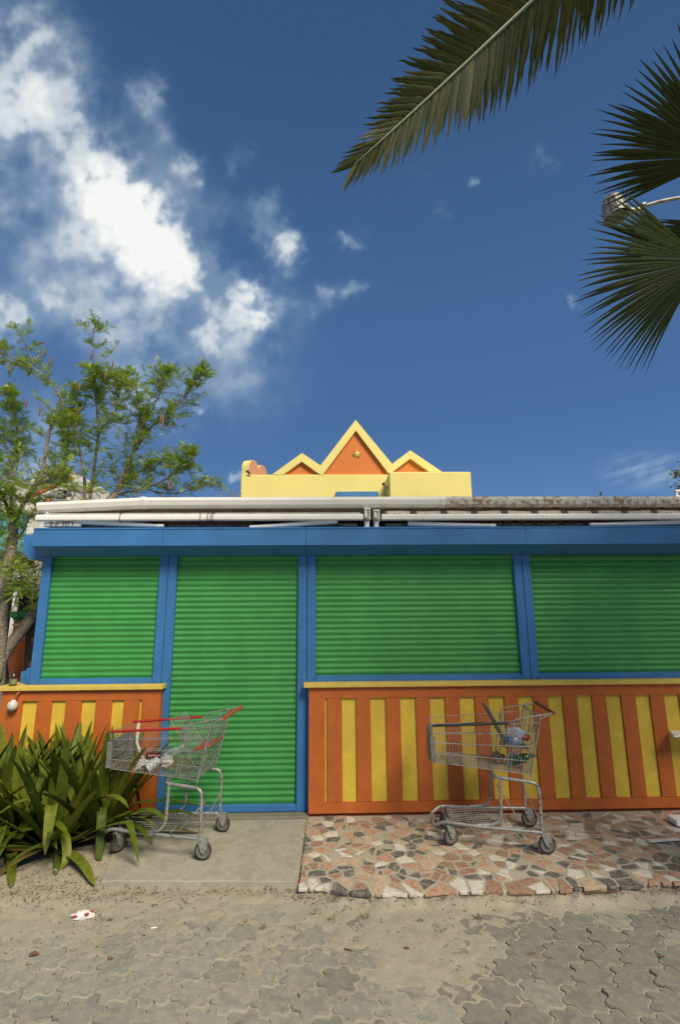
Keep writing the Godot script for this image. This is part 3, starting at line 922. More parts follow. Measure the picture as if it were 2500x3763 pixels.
# ---------------------------------------------------------------- the yellow building behind
func make_rear_building() -> void:
	var o := thing("gabled_building", "pale yellow building top with a row of three orange gables behind the gutter", "building", Vector3(0.5, 0, -4.5))
	var here := at(-0.5, 0, 4.5)
	var Z := -3.0
	var L := func(px: float, py: float) -> Vector2:
		var q := on_z(px, py, Z)
		return Vector2(q.x, q.y)
	part("wall", block(Vector3(-1.4, 0, Z), Vector3(0.995, 3.972, -6.0), 0.012), M.cream, o, here)
	var r0 := on_z(1431, 1737, -2.55)
	var r1 := on_z(1731, 1733.5, -2.55)
	part("wall", block(Vector3(r0.x, 0, -2.55), Vector3(r1.x, r1.y, -6.0), 0.012), M.cream, o, here)
	var chevrons := [
		[[L.call(1000, 1744), L.call(1110, 1664.7), L.call(1178.5, 1710.6), L.call(1178.5, 1745), L.call(1109.5, 1695.7), L.call(1040.6, 1744)], [L.call(1040, 1744), L.call(1109.5, 1695.5), L.call(1178, 1744)]],
		[[L.call(1178.5, 1745), L.call(1178.5, 1710.6), L.call(1307.5, 1543), L.call(1442, 1705), L.call(1442, 1741), L.call(1430, 1741), L.call(1308.7, 1582), L.call(1186, 1745)], [L.call(1185.5, 1746), L.call(1308.7, 1581.7), L.call(1430.5, 1742)]],
		[[L.call(1442, 1741), L.call(1442, 1705), L.call(1508.4, 1655), L.call(1625, 1733.5), L.call(1579, 1733), L.call(1509, 1684.8), L.call(1447, 1731)], [L.call(1446, 1733), L.call(1509, 1684.5), L.call(1580, 1735)]]]
	for c in chevrons:
		var g := Node3D.new()
		put(o, g, "gable")
		g.transform = here
		var m := Mesher.new()
		m.prism(PackedVector2Array(c[0]), -0.28, at(0, 0, Z + 0.004))
		part("rake", m, M.cream, g)
		var t := Mesher.new()
		t.prism(PackedVector2Array(c[1]), -0.2, at(0, 0, Z - 0.055))
		part("panel", t, M.sign_orange, g)
	# the little sun
	var star := PackedVector2Array()
	for k in 24:
		star.append(Vector2.from_angle(TAU * k / 24.0 + (0.1 if k % 4 == 0 else 0.0)) * (0.07 if k % 4 == 0 else 0.062 if k % 2 == 0 else 0.026))
	var s := Mesher.new()
	var sc := on_z(1313, 1665, Z)
	s.prism(star, 0.02, at(sc.x, sc.y, Z - 0.055), 0.004)
	var sun := part("sun_ornament", s, M.cream, o, here)
	var dome := Mesher.new()
	dome.lathe([Vector2(0, 0.016), Vector2(0.01, 0.014), Vector2(0.018, 0.008), Vector2(0.022, 0.0)], 16, Transform3D(Basis(Vector3.RIGHT, PI / 2), Vector3(sc.x, sc.y, Z - 0.035)))
	part("sun_face", dome, M.cream, sun)
	part("blue_board", block(Vector3(on_z(1235, 1807, -2.93).x, 3.3, -2.93), Vector3(on_z(1391, 1805, -2.93).x, on_z(1300, 1806, -2.93).y, -2.998), 0.004), M.sign_blue, o, here)
	# twin arched panel on the left corner, its flat face turned away to the right
	var arch := Node3D.new()
	put(o, arch, "arched_panel")
	var lobe := PackedVector2Array()
	for k in 13:
		var a := PI * (1.0 - k / 12.0)
		lobe.append(Vector2(0.15 * cos(a), 0.16 + 0.15 * sin(a)))
	lobe.append(Vector2(0.15, 0.0))
	lobe.append(Vector2(-0.15, 0.0))
	var face := Basis(Vector3(0.36, 0, -0.933), Vector3.UP, Vector3(0.933, 0, 0.36))
	var foot := on_z(926, 1745, Z)
	for k in 2:
		var spot: Vector3 = Vector3(foot.x, 3.965, Z - 0.2) + face.x * (0.30 * k)
		var m := Mesher.new()
		m.prism(lobe, 0.14, Transform3D(face, spot - face.z * 0.141))
		part("edge", m, M.cream, arch, here)
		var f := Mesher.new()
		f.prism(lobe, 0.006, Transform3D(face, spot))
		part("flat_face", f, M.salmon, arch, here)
	var spot_light := thing("spotlight", "small black spotlight clipped below the twin arched panel on the yellow wall", "spotlight", on_z(912, 1742, Z + 0.02))
	var sl := Mesher.new()
	sl.lathe([Vector2(0, -0.03), Vector2(0.016, -0.03), Vector2(0.024, 0.035), Vector2(0.02, 0.035), Vector2(0.014, 0.01)], 12, Transform3D(Basis(Vector3.BACK, 0.7), Vector3(0, 0.03, 0)))
	part("housing", sl, M.black, spot_light)
	var sb := Mesher.new()
	sb.tube([Vector3(0, 0.03, 0), Vector3(0.02, 0.0, 0), Vector3(0.03, -0.03, -0.019)], 0.006, 6)
	part("stem", sb, M.black, spot_light)
	var cctv := thing("security_camera", "small white security camera on the yellow wall beside the blue board", "camera", on_z(1424, 1788, -2.75))
	var cb := Mesher.new()
	cb.lathe([Vector2(0, 0.1), Vector2(0.028, 0.1), Vector2(0.03, 0.09), Vector2(0.03, -0.04), Vector2(0.02, -0.05), Vector2(0, -0.05)], 16, Transform3D(Basis(Vector3.RIGHT, 1.35) * Basis(Vector3.BACK, 0.3), Vector3(-0.035, 0, 0)))
	part("housing", cb, M.white, cctv)
	var lens := Mesher.new()
	lens.lathe([Vector2(0, 0.105), Vector2(0.025, 0.104), Vector2(0.025, 0.095)], 16, Transform3D(Basis(Vector3.RIGHT, 1.35) * Basis(Vector3.BACK, 0.3), Vector3(-0.035, 0, 0)))
	part("lens", lens, M.black, cctv)
	var cs := Mesher.new()
	cs.tube([Vector3(0.06, -0.0, -0.0), Vector3(0.0, -0.045, 0.01), Vector3(-0.035, -0.02, 0)], 0.012, 8)
	part("mount", cs, M.white, cctv)
	var tr := thing("roof_bracket", "thin grey metal truss sticking out beside the yellow building", "bracket", on_z(840, 1816, Z))
	var tm := Mesher.new()
	var u := on_z(786, 1814, Z) - tr.position
	var v := on_z(888, 1813, Z) - tr.position
	tm.tube([u, v], 0.006, 6)
	tm.tube([u + Vector3(0.06, -0.04, 0), v + Vector3(0, -0.045, 0)], 0.005, 6)
	part("rod", tm, M.pole, tr)
	for k in 5:
		var d := Mesher.new()
		var a := u.lerp(v, 0.62 + 0.07 * k)
		d.tube([a, a + Vector3(0.03 if k % 2 else -0.03, -0.042, 0)], 0.004, 5)
		part("web", d, M.pole, tr)

func make_roof_fittings() -> void:
	var p := on_z(222, 1838, -0.03)
	var o := thing("roof_spotlight", "pair of grey cylindrical spotlight housings on the left end of the gutter", "spotlight", p)
	var a := Mesher.new()
	var c := on_z(196, 1819, -0.03) - p
	a.lathe([Vector2(0, -0.045), Vector2(0.02, -0.045), Vector2(0.024, -0.035), Vector2(0.024, 0.04), Vector2(0.02, 0.045), Vector2(0, 0.045)], 14, Transform3D(Basis(Vector3.BACK, PI / 2 - 0.05), c))
	part("housing", a, M.grey_plastic, o)
	var b := Mesher.new()
	var e := on_z(239, 1811, 0.0) - p
	b.lathe([Vector2(0, -0.08), Vector2(0.025, -0.08), Vector2(0.03, 0.0), Vector2(0.03, 0.01), Vector2(0.022, 0.01), Vector2(0.018, -0.02), Vector2(0, -0.02)], 18, Transform3D(Basis(Vector3.RIGHT, PI / 2), e))
	part("housing", b, M.grey_plastic, o)
	var l := Mesher.new()
	l.lathe([Vector2(0, 0.0), Vector2(0.011, -0.002), Vector2(0.016, -0.012)], 14, Transform3D(Basis(Vector3.RIGHT, PI / 2), e))
	part("lens", l, M.black, o)
	var d := Mesher.new()
	d.box(on_z(222, 1826, -0.03) - p, Vector3(0.1, 0.03, 0.05), 0.006)
	d.box(Vector3(0, -0.006, 0), Vector3(0.14, 0.03, 0.06), 0.006)
	part("base", d, M.grey_plastic, o)
	var cap := Mesher.new()
	cap.lathe([Vector2(0, 0.012), Vector2(0.012, 0.01), Vector2(0.013, -0.012), Vector2(0, -0.014)], 12, at(on_z(176, 1838, 0.0).x - p.x, on_z(176, 1838, 0.0).y - p.y + 0.002, 0.03))
	part("cap", cap, paint(lin(0.5, 0.14, 0.05), 0.6), o)

# ---------------------------------------------------------------- shopping carts
func q(u: float, y: float, w: float) -> Vector3:          # u runs forwards from the rear legs, w towards the near side
	return Vector3(-u, y, w)
func make_cart(label: String, where: Vector3, turned: float, grey: bool) -> Node3D:
	var o := thing("shopping_cart", label, "shopping cart", where, "abandoned shopping carts")
	o.rotation.y = deg_to_rad(turned)
	var Z: Material = M.zinc
	var RT := Vector3(-0.03, 0.905, 0.255)
	var RB := Vector3(0.045, 0.53, 0.23)
	var FT := Vector3(0.77, 0.858, 0.19)
	var FB := Vector3(0.785, 0.59, 0.17)
	var on := func(s: float, t: float, side: float) -> Vector3:
		var p := RB.lerp(FB, s).lerp(RT.lerp(FT, s), t)
		return q(p.x, p.y, p.z * side)
	for side: float in [1.0, -1.0]:
		var m := Mesher.new()
		for t: float in [0.0, 0.25, 0.53, 0.79, 1.0]:
			m.tube([on.call(0.0, t, side), on.call(1.0, t, side)], 0.0028, 5)
		for k in 31:
			var s := (k + 0.5) / 31.0
			m.tube([on.call(s, -0.01, side), on.call(s, 1.0, side)], 0.0015, 4)
		for s: float in [0.2, 0.235]:
			m.tube([on.call(s, -0.01, side), on.call(s, 1.0, side)], 0.003, 5)
		part("basket_side", m, Z, o)
		if not grey or side > 0.0:
			var b := Mesher.new()
			b.tube([on.call(0.995, 1.0, side) + Vector3(0, 0.004, 0), on.call(0.27, 1.0, side) + Vector3(0, 0.004, 0)], 0.0105, 10)
			part("bumper_rail", b, M.black if grey else M.red, o)
	var floor_ := Mesher.new()
	for k in 34:
		var s := (k + 0.3) / 34.0
		floor_.tube([on.call(s, 0.0, 1.0), on.call(s, 0.0, -1.0)], 0.0014, 4)
	for k in 15:
		var w := lerpf(-1.0, 1.0, k / 14.0)
		floor_.tube([on.call(0.0, 0.0, w), on.call(1.0, 0.0, w)], 0.0014 if k % 3 else 0.0022, 4)
	part("basket_floor", floor_, Z, o)
	var front := Mesher.new()
	for k in 13:
		var w := lerpf(-1.0, 1.0, k / 12.0)
		front.tube([on.call(1.0, 0.0, w), on.call(1.0, 1.0, w)], 0.0015, 4)
	for t: float in [0.0, 0.25, 0.53, 0.79, 1.0]:
		front.tube([on.call(1.0, t, 1.0), on.call(1.0, t, -1.0)], 0.0028, 5)
	part("basket_front", front, Z, o)
	var gate := Mesher.new()
	for k in 12:
		var w := lerpf(-0.22, 0.22, k / 11.0)
		gate.tube([q(0.045, 0.535, w), q(-0.045, 0.94 if k % 3 else 0.955, w * 1.08)], 0.0016 if k % 3 else 0.0042, 5)
	for t: float in [0.05, 0.3, 0.52, 0.74, 0.98]:
		gate.tube([q(lerpf(0.045, -0.045, t), lerpf(0.535, 0.95, t), 0.23), q(lerpf(0.045, -0.045, t), lerpf(0.535, 0.95, t), -0.23)], 0.0025, 5)
	part("rear_gate", gate, Z, o)
	var plate := Mesher.new()
	plate.box(q(0.792, 0.69, 0.0), Vector3(0.009, 0.19, 0.36), 0.003, Basis(Vector3.BACK, -0.06))
	for side: float in [1.0, -1.0]:
		plate.box(q(0.77, 0.69, 0.186 * side), Vector3(0.04, 0.19, 0.008), 0.003, Basis(Vector3.UP, 0.25 * side))
	part("front_plate", plate, M.grey_plastic, o)
	for side: float in [1.0, -1.0]:
		var post := Mesher.new()
		post.tube([q(0.05, 0.5, 0.232 * side), q(-0.045, 0.905, 0.255 * side), q(-0.055, 0.955, 0.256 * side)], 0.006, 8)
		part("rear_post", post, Z, o)
		var arm := Mesher.new()
		arm.tube(rounded([q(0.155, 0.80, 0.247 * side), q(0.148, 0.924, 0.249 * side), q(-0.152, 0.976, 0.25 * side)], 0.03), 0.005, 8)
		arm.tube([q(-0.045, 0.925, 0.256 * side), q(-0.09, 0.95, 0.253 * side), q(-0.152, 0.976, 0.25 * side)], 0.0045, 8)
		part("handle_arm", arm, Z, o)
	var bar := Mesher.new()
	bar.tube([q(-0.052, 0.952, 0.256), q(-0.052, 0.952, -0.256)], 0.0055, 8)
	part("rear_bar", bar, Z, o)
	var grip := Mesher.new()
	grip.tube([q(-0.155, 0.977, 0.262), q(-0.155, 0.977, -0.262)], 0.0125, 12)
	part("handle", grip, M.red_worn if not grey else paint(lin(0.2, 0.045, 0.03), 0.5, "weather", 4.0), o)
	# tubular frame
	var A := Mesher.new()
	A.tube(rounded([q(0.0, 0.125, 0.25), q(0.0, 0.478, 0.25), q(0.31, 0.498, 0.2), q(0.31, 0.498, -0.2), q(0.0, 0.478, -0.25), q(0.0, 0.125, -0.25)], 0.06, 6), 0.0125, 12)
	part("frame_tube", A, Z, o)
	for side: float in [1.0, -1.0]:
		var B := Mesher.new()
		B.tube(rounded([q(0.27, 0.492, 0.205 * side), q(0.285, 0.17, 0.205 * side), q(0.47, 0.158, 0.195 * side)], 0.09, 6), 0.0122, 12)
		part("frame_upright", B, Z, o)
	var C := Mesher.new()
	C.tube(rounded([q(0.0, 0.14, 0.25), q(0.45, 0.15, 0.2), q(0.71, 0.166, 0.17), q(0.785, 0.122, 0.13), q(0.785, 0.122, -0.13), q(0.71, 0.166, -0.17), q(0.45, 0.15, -0.2), q(0.0, 0.14, -0.25)], 0.03, 5), 0.0125, 12)
	part("bottom_rail", C, Z, o)
	var brace := Mesher.new()
	brace.tube([q(0.0, 0.20, 0.25), q(0.0, 0.30, -0.25)], 0.005, 6)
	part("cross_brace", brace, Z, o)
	var rack := Mesher.new()
	for k in 9:
		var w := lerpf(-0.15, 0.15, k / 8.0)
		rack.tube([q(0.24, 0.16, w * 1.1), q(0.64, 0.172, w)], 0.0024, 5)
	for u: float in [0.24, 0.38, 0.52, 0.64]:
		rack.tube([q(u, 0.16 + (u - 0.24) * 0.03, 0.2), q(u, 0.16 + (u - 0.24) * 0.03, -0.2)], 0.003, 5)
	part("lower_rack", rack, Z, o)
	var lip := Mesher.new()
	for k in 6:
		lip.box(q(0.645, 0.158 + 0.004 * (k % 2), lerpf(-0.13, 0.13, k / 5.0)), Vector3(0.05, 0.02, 0.05), 0.004, Basis(Vector3.BACK, -0.5))
	part("rack_lip", lip, M.grey_plastic, o)
	var flap := Mesher.new()
	var f0 := Vector2(0.13, 0.17) if grey else Vector2(0.2, 0.15)
	var f1 := Vector2(0.25, 0.36) if grey else Vector2(0.04, 0.32)
	flap.tube([q(f0.x, f0.y, 0.14), q(f1.x, f1.y, 0.1), q(f1.x, f1.y, -0.1), q(f0.x, f0.y, -0.14), q(f0.x, f0.y, 0.14)], 0.0032, 5)
	for k in 5:
		var w := lerpf(-0.1, 0.1, k / 4.0)
		flap.tube([q(f0.x, f0.y, w), q((f0.x + f1.x) / 2, (f0.y + f1.y) / 2, w + 0.03), q(f1.x, f1.y, w * 0.8)], 0.0022, 5)
		flap.tube([q(f0.x, f0.y, w), q((f0.x + f1.x) / 2, (f0.y + f1.y) / 2, w - 0.03), q(f1.x, f1.y, w * 0.8)], 0.0022, 5)
	part("rack_flap", flap, Z, o)
	# child seat
	if grey:
		var back := Mesher.new()
		back.box(q(0.25, 0.86, 0.0), Vector3(0.014, 0.30, 0.33), 0.006, Basis(Vector3.BACK, 0.46))
		part("seat_back", back, M.grey_plastic, o)
		var seat := Mesher.new()
		seat.box(q(0.1, 0.70, 0.0), Vector3(0.17, 0.008, 0.30), 0.003, Basis(Vector3.BACK, -0.1))
		part("seat", seat, M.grey_plastic, o)
	else:
		var back := Mesher.new()
		for k in 14:
			var w := lerpf(-0.17, 0.17, k / 13.0)
			back.tube([q(0.31, 0.95, w), q(0.13, 0.69, w)], 0.0016 if k % 13 else 0.004, 5)
		for t: float in [0.0, 0.4, 0.7, 1.0]:
			back.tube([q(lerpf(0.31, 0.13, t), lerpf(0.95, 0.69, t), 0.17), q(lerpf(0.31, 0.13, t), lerpf(0.95, 0.69, t), -0.17)], 0.003, 5)
		part("seat_back", back, Z, o)
		var seat := Mesher.new()
		seat.box(q(0.05, 0.735, 0.0), Vector3(0.15, 0.01, 0.33), 0.004, Basis(Vector3.BACK, 0.22))
		part("seat", seat, M.red_worn, o)
	var rods := Mesher.new()
	for w: float in [0.17, -0.17]:
		rods.tube([q(0.16, 0.70, w), q(0.045, 0.56, w)], 0.0028, 5)
		rods.tube([q(0.14, 0.69, w), q(0.0, 0.74, w)], 0.0028, 5)
	part("seat_rods", rods, Z, o)
	# casters
	var tyre := Mesher.new()
	var ring := []
	for k in 9:
		var t := PI * k / 8.0 - PI / 2
		ring.append(Vector2(0.053 + 0.0105 * cos(t), 0.0135 * sin(t)))
	tyre.lathe(ring, 28, Transform3D(Basis(Vector3.RIGHT, PI / 2), Vector3.ZERO))
	var tyre_mesh := tyre.mesh()
	var disc := Mesher.new()
	disc.lathe([Vector2(0.0, -0.014), Vector2(0.012, -0.014), Vector2(0.014, -0.005), Vector2(0.03, -0.006), Vector2(0.047, -0.009), Vector2(0.054, -0.011), Vector2(0.054, 0.011), Vector2(0.047, 0.009), Vector2(0.03, 0.006), Vector2(0.014, 0.005), Vector2(0.012, 0.014), Vector2(0.0, 0.014)], 24, Transform3D(Basis(Vector3.RIGHT, PI / 2), Vector3.ZERO))
	var disc_mesh := disc.mesh()
	var fork := Mesher.new()
	for side: float in [1.0, -1.0]:
		fork.prism(PackedVector2Array([Vector2(-0.042, 0.074), Vector2(0.03, 0.074), Vector2(0.034, 0.03), Vector2(0.01, -0.014), Vector2(-0.008, -0.012), Vector2(-0.026, 0.03)]), 0.003, at(0, 0, side * 0.0185 - 0.0015))
	fork.box(Vector3(-0.006, 0.075, 0), Vector3(0.07, 0.005, 0.042), 0.001)
	fork.tube([Vector3(0, 0, -0.024), Vector3(0, 0, 0.024)], 0.006, 8)
	fork.tube([Vector3(-0.02, 0.07, 0), Vector3(-0.02, 0.1, 0)], 0.01, 8)
	var fork_mesh := fork.mesh()
	var spots := [[q(-0.028, 0.064, 0.25), 4.0], [q(-0.028, 0.064, -0.25), -6.0], [q(0.66, 0.064, 0.155), 28.0 if grey else 62.0], [q(0.66, 0.064, -0.155), 10.0]]
	for d in spots:
		var caster := Node3D.new()
		put(o, caster, "caster")
		caster.transform = Transform3D(Basis(Vector3.UP, deg_to_rad(d[1])), d[0])
		part("tyre", tyre_mesh, M.rubber, caster)
		part("wheel_disc", disc_mesh, M.rim, caster)
		part("fork", fork_mesh, Z, caster)
	return o

func crumple(size: Vector3, seed_: int, rough := 0.35) -> Mesher:     # a crushed sheet or bag: a ball pushed about by noise, facets kept
	var m := Mesher.new()
	var nz := noise(seed_, 1.3, 3)
	var rows := 9
	var cols := 14
	var pts := []
	for i in rows + 1:
		var line := []
		for k in cols + 1:
			var a := PI * i / rows
			var b := TAU * (k % cols) / cols
			var d := Vector3(sin(a) * cos(b), cos(a), sin(a) * sin(b))
			line.append(d * (1.0 + rough * 2.4 * nz.get_noise_3dv(d * 1.6)) * size / 2)
		pts.append(line)
	for i in rows:
		for k in cols:
			var a: Vector3 = pts[i][k]
			var b: Vector3 = pts[i][k + 1]
			var d: Vector3 = pts[i + 1][k + 1]
			var e: Vector3 = pts[i + 1][k]
			for t in [[a, b, d], [a, d, e]]:
				var nn: Vector3 = (t[1] - t[0]).cross(t[2] - t[0])
				if nn.length() > 1e-9:
					nn = nn.normalized()
					if nn.dot(t[0] + t[1] + t[2]) < 0:
						nn = -nn
					m.face(t, nn)
	return m
func bottle(h: float, r: float) -> Array:
	return [Vector2(0, 0), Vector2(r * 0.9, 0), Vector2(r, h * 0.04), Vector2(r, h * 0.55), Vector2(r * 0.8, h * 0.66), Vector2(r * 0.42, h * 0.76), Vector2(r * 0.38, h * 0.97), Vector2(r * 0.42, h), Vector2(0, h)]
func single(called: String, shape, material: Material, label: String, category: String, where: Transform3D, group := "") -> MeshInstance3D:
	var o := part(called, shape, material, self, where)
	tag(o, label, category, group)
	return o

func make_carts() -> void:
	var right := make_cart("grey shopping cart with black side rail on the broken tile paving", Vector3(1.612, -0.0145, 0.572), -7.0, true)
	var left := make_cart("rusty shopping cart with red side rails on the concrete slab", Vector3(-0.925, -0.0295, 0.53), -5.0, false)
	var L := left.transform
	var R := right.transform
	var white := paint(lin(0.62, 0.61, 0.56), 0.6, "weather", 5.0)
	for d in [[0.5, 0.06, Vector3(0.2, 0.06, 0.1), 51, "flat torn white plastic scrap in the red-railed cart"], [0.36, 0.05, Vector3(0.13, 0.09, 0.1), 52, "crumpled white paper ball in the red-railed cart"], [0.56, 0.1, Vector3(0.16, 0.035, 0.07), 53, "long white plastic strip lying in the red-railed cart"]]:
		single("crumpled_litter", crumple(d[2], d[3]), white, d[4], "litter", L * Transform3D(Basis(Vector3.UP, rf(0, 3)), q(d[0], 0.575 + d[2].y * 0.42, d[1])), "white litter in the cart")
	var cup := Mesher.new()
	cup.lathe([Vector2(0.0, 0.0), Vector2(0.03, 0.0), Vector2(0.042, 0.1), Vector2(0.039, 0.1), Vector2(0.027, 0.004), Vector2(0, 0.004)], 18)
	single("plastic_cup", cup, paint(lin(0.42, 0.45, 0.46), 0.5), "translucent grey plastic cup lying tipped in the red-railed cart", "cup", L * Transform3D(Basis(Vector3.BACK, 2.2) * Basis(Vector3.RIGHT, 0.5), q(0.40, 0.64, 0.11)))
	var pet := Mesher.new()
	pet.lathe(bottle(0.2, 0.033), 16)
	single("plastic_bottle", pet, M.clear, "clear plastic drink bottle lying in the red-railed cart", "bottle", L * Transform3D(Basis(Vector3.BACK, -1.0) * Basis(Vector3.RIGHT, 0.3), q(0.42, 0.61, -0.08)))
	var can := Mesher.new()
	can.lathe([Vector2(0, 0), Vector2(0.026, 0.0), Vector2(0.032, 0.006), Vector2(0.032, 0.105), Vector2(0.026, 0.115), Vector2(0, 0.113)], 18)
	single("drink_can", can, paint(lin(0.12, 0.03, 0.03), 0.35, "mottle", 6.0, "", 0.0, 0.5), "dark red drink can lying in the red-railed cart", "can", L * Transform3D(Basis(Vector3.BACK, 1.45) * Basis(Vector3.RIGHT, 0.5), q(0.43, 0.635, 0.0)))
	var hay := Mesher.new()
	for k in 520:
		var p := q(0.2 + 0.5 * rng.randf(), 0.575 + 0.05 * rng.randf() * rng.randf(), rf(-0.17, 0.17))
		var d := Vector3(rf(-1, 1), rf(-0.25, 0.35), rf(-1, 1)).normalized() * rf(0.03, 0.08)
		hay.tube([p, p + d * 0.5 + Vector3(0, 0.006, 0), p + d], 0.0012, 3, false)
	var pile := single("dry_grass", hay, M.straw, "loose dry grass heaped in the red-railed cart", "grass", L)
	pile.set_meta("kind", "stuff")
	var ribbon := Mesher.new()
	var band := smooth([q(0.685, 0.87, -0.12), q(0.69, 0.80, -0.115), q(0.685, 0.72, -0.11), q(0.64, 0.65, -0.08), q(0.58, 0.605, -0.02)], 4)
	for k in band.size() - 1:
		var a: Vector3 = band[k]
		var b: Vector3 = band[k + 1]
		var side := Vector3(0.014, 0, 0.004)
		ribbon.quad(a - side, a + side, b + side, b - side, Vector3(0, 0.3, 1).normalized())
		ribbon.quad(a - side + Vector3(0, 0, -0.002), a + side + Vector3(0, 0, -0.002), b + side + Vector3(0, 0, -0.002), b - side + Vector3(0, 0, -0.002), Vector3(0, -0.3, -1).normalized())
	single("plastic_strap", ribbon, white, "white strap hanging inside the nose of the red-railed cart", "strap", L)
	# the grey cart's load
	var bag := single("plastic_bag", crumple(Vector3(0.17, 0.12, 0.11), 61, 0.3), M.clear, "clear crumpled plastic bag on the child seat of the grey cart", "bag", R * Transform3D(Basis(Vector3.BACK, -0.15), q(0.105, 0.772, 0.06)))
	bag.material_override = bag.material_override.duplicate()
	bag.material_override.albedo_color = Color(0.7, 0.78, 0.88, 0.38)
	bag.material_override.roughness = 0.15
	for d in [[0.16, 0.745, lin(0.05, 0.12, 0.4), "blue wrapper tucked under the clear bag in the grey cart", 62], [0.03, 0.765, lin(0.42, 0.02, 0.02), "small red wrapper beside the clear bag in the grey cart", 63], [0.2, 0.72, lin(0.45, 0.28, 0.17), "tan paper scrap against the grey seat back of the grey cart", 64]]:
		single("wrapper", crumple(Vector3(0.06, 0.05, 0.06), d[4]), paint(d[2], 0.4), d[3], "wrapper", R * Transform3D(Basis(), q(d[0], d[1], 0.09)), "wrappers in the grey cart")
	var green := Mesher.new()
	green.lathe(bottle(0.2, 0.034), 16)
	single("green_bottle", green, paint(lin(0.012, 0.06, 0.015), 0.12), "dark green glass bottle lying in the rear of the grey cart", "bottle", R * Transform3D(Basis(Vector3.BACK, -1.25) * Basis(Vector3.RIGHT, 0.2), q(0.16, 0.588, 0.1)))
	single("crumpled_paper", crumple(Vector3(0.07, 0.09, 0.08), 65), white, "crumpled white paper beside the green bottle in the grey cart", "litter", R * at(-0.14, 0.585, 0.02))
	single("paper_bag", crumple(Vector3(0.11, 0.08, 0.1), 66), paint(lin(0.35, 0.2, 0.1), 0.8), "crushed brown paper bag in the rear of the grey cart", "bag", R * at(-0.24, 0.585, -0.02))

# ---------------------------------------------------------------- strap-leaved plants
func strap_leaf(spine: Array, width: float, fold := 0.25, blunt := 0.0) -> Mesher:
	var m := Mesher.new()
	var count := spine.size()
	var across := Vector3.ZERO
	for i in count:
		var t := float(i) / (count - 1)
		var d: Vector3 = (spine[mini(i + 1, count - 1)] - spine[maxi(i - 1, 0)]).normalized()
		var side := d.cross(Vector3.UP)
		if side.length() < 0.15 and across != Vector3.ZERO:
			side = across - d * across.dot(d)
		side = side.normalized()
		if across != Vector3.ZERO and side.dot(across) < 0.0:
			side = -side
		across = side
		var up := side.cross(d).normalized()
		if up.dot(Vector3.UP) < 0.0 and i == 0:
			up = -up
		var w: float = width * (0.62 + 0.38 * smoothstep(0.0, 0.3, t)) * sqrt(maxf(0.0, 1.0 - pow(t, 2.6))) if blunt == 0.0 else width * (0.62 + 0.38 * smoothstep(0.0, 0.3, t)) * (1.0 - 0.25 * t)
		w = maxf(w, 0.0015)
		var p: Vector3 = spine[i]
		m.add(p + side * w / 2 + up * w * fold, (up - side * fold * 1.6).normalized())
		m.add(p, up)
		m.add(p - side * w / 2 + up * w * fold, (up + side * fold * 1.6).normalized())
	for i in count - 1:
		var a := i * 3
		for s in 2:
			m.f.append_array([a + s, a + s + 1, a + s + 4, a + s, a + s + 4, a + s + 3])
	for k in range(0, m.f.size(), 3):            # same winding rule as everywhere
		var i0 := m.f[k]
		var i1 := m.f[k + 1]
		var i2 := m.f[k + 2]
		if (m.v[i2] - m.v[i0]).cross(m.v[i1] - m.v[i0]).dot(m.n[i0] + m.n[i1] + m.n[i2]) < 0.0:
			m.f[k + 1] = i2
			m.f[k + 2] = i1
	return m
func arc_spine(from: Vector3, dir: Vector3, length: float, droop: float, kink := -1.0, steps := 11) -> Array:
	var out := [from]
	var d := dir.normalized()
	var p := from
	for k in steps:
		var t := (k + 1.0) / steps
		d = (d + Vector3.DOWN * droop * t * t * 0.9 / steps * 4.0).normalized()
		if kink > 0.0 and t > kink and t < kink + 1.2 / steps:
			d = (Vector3(d.x, 0, d.z) * 0.55 + Vector3.DOWN).normalized()
		p += d * length / steps
		out.append(p)
	return out
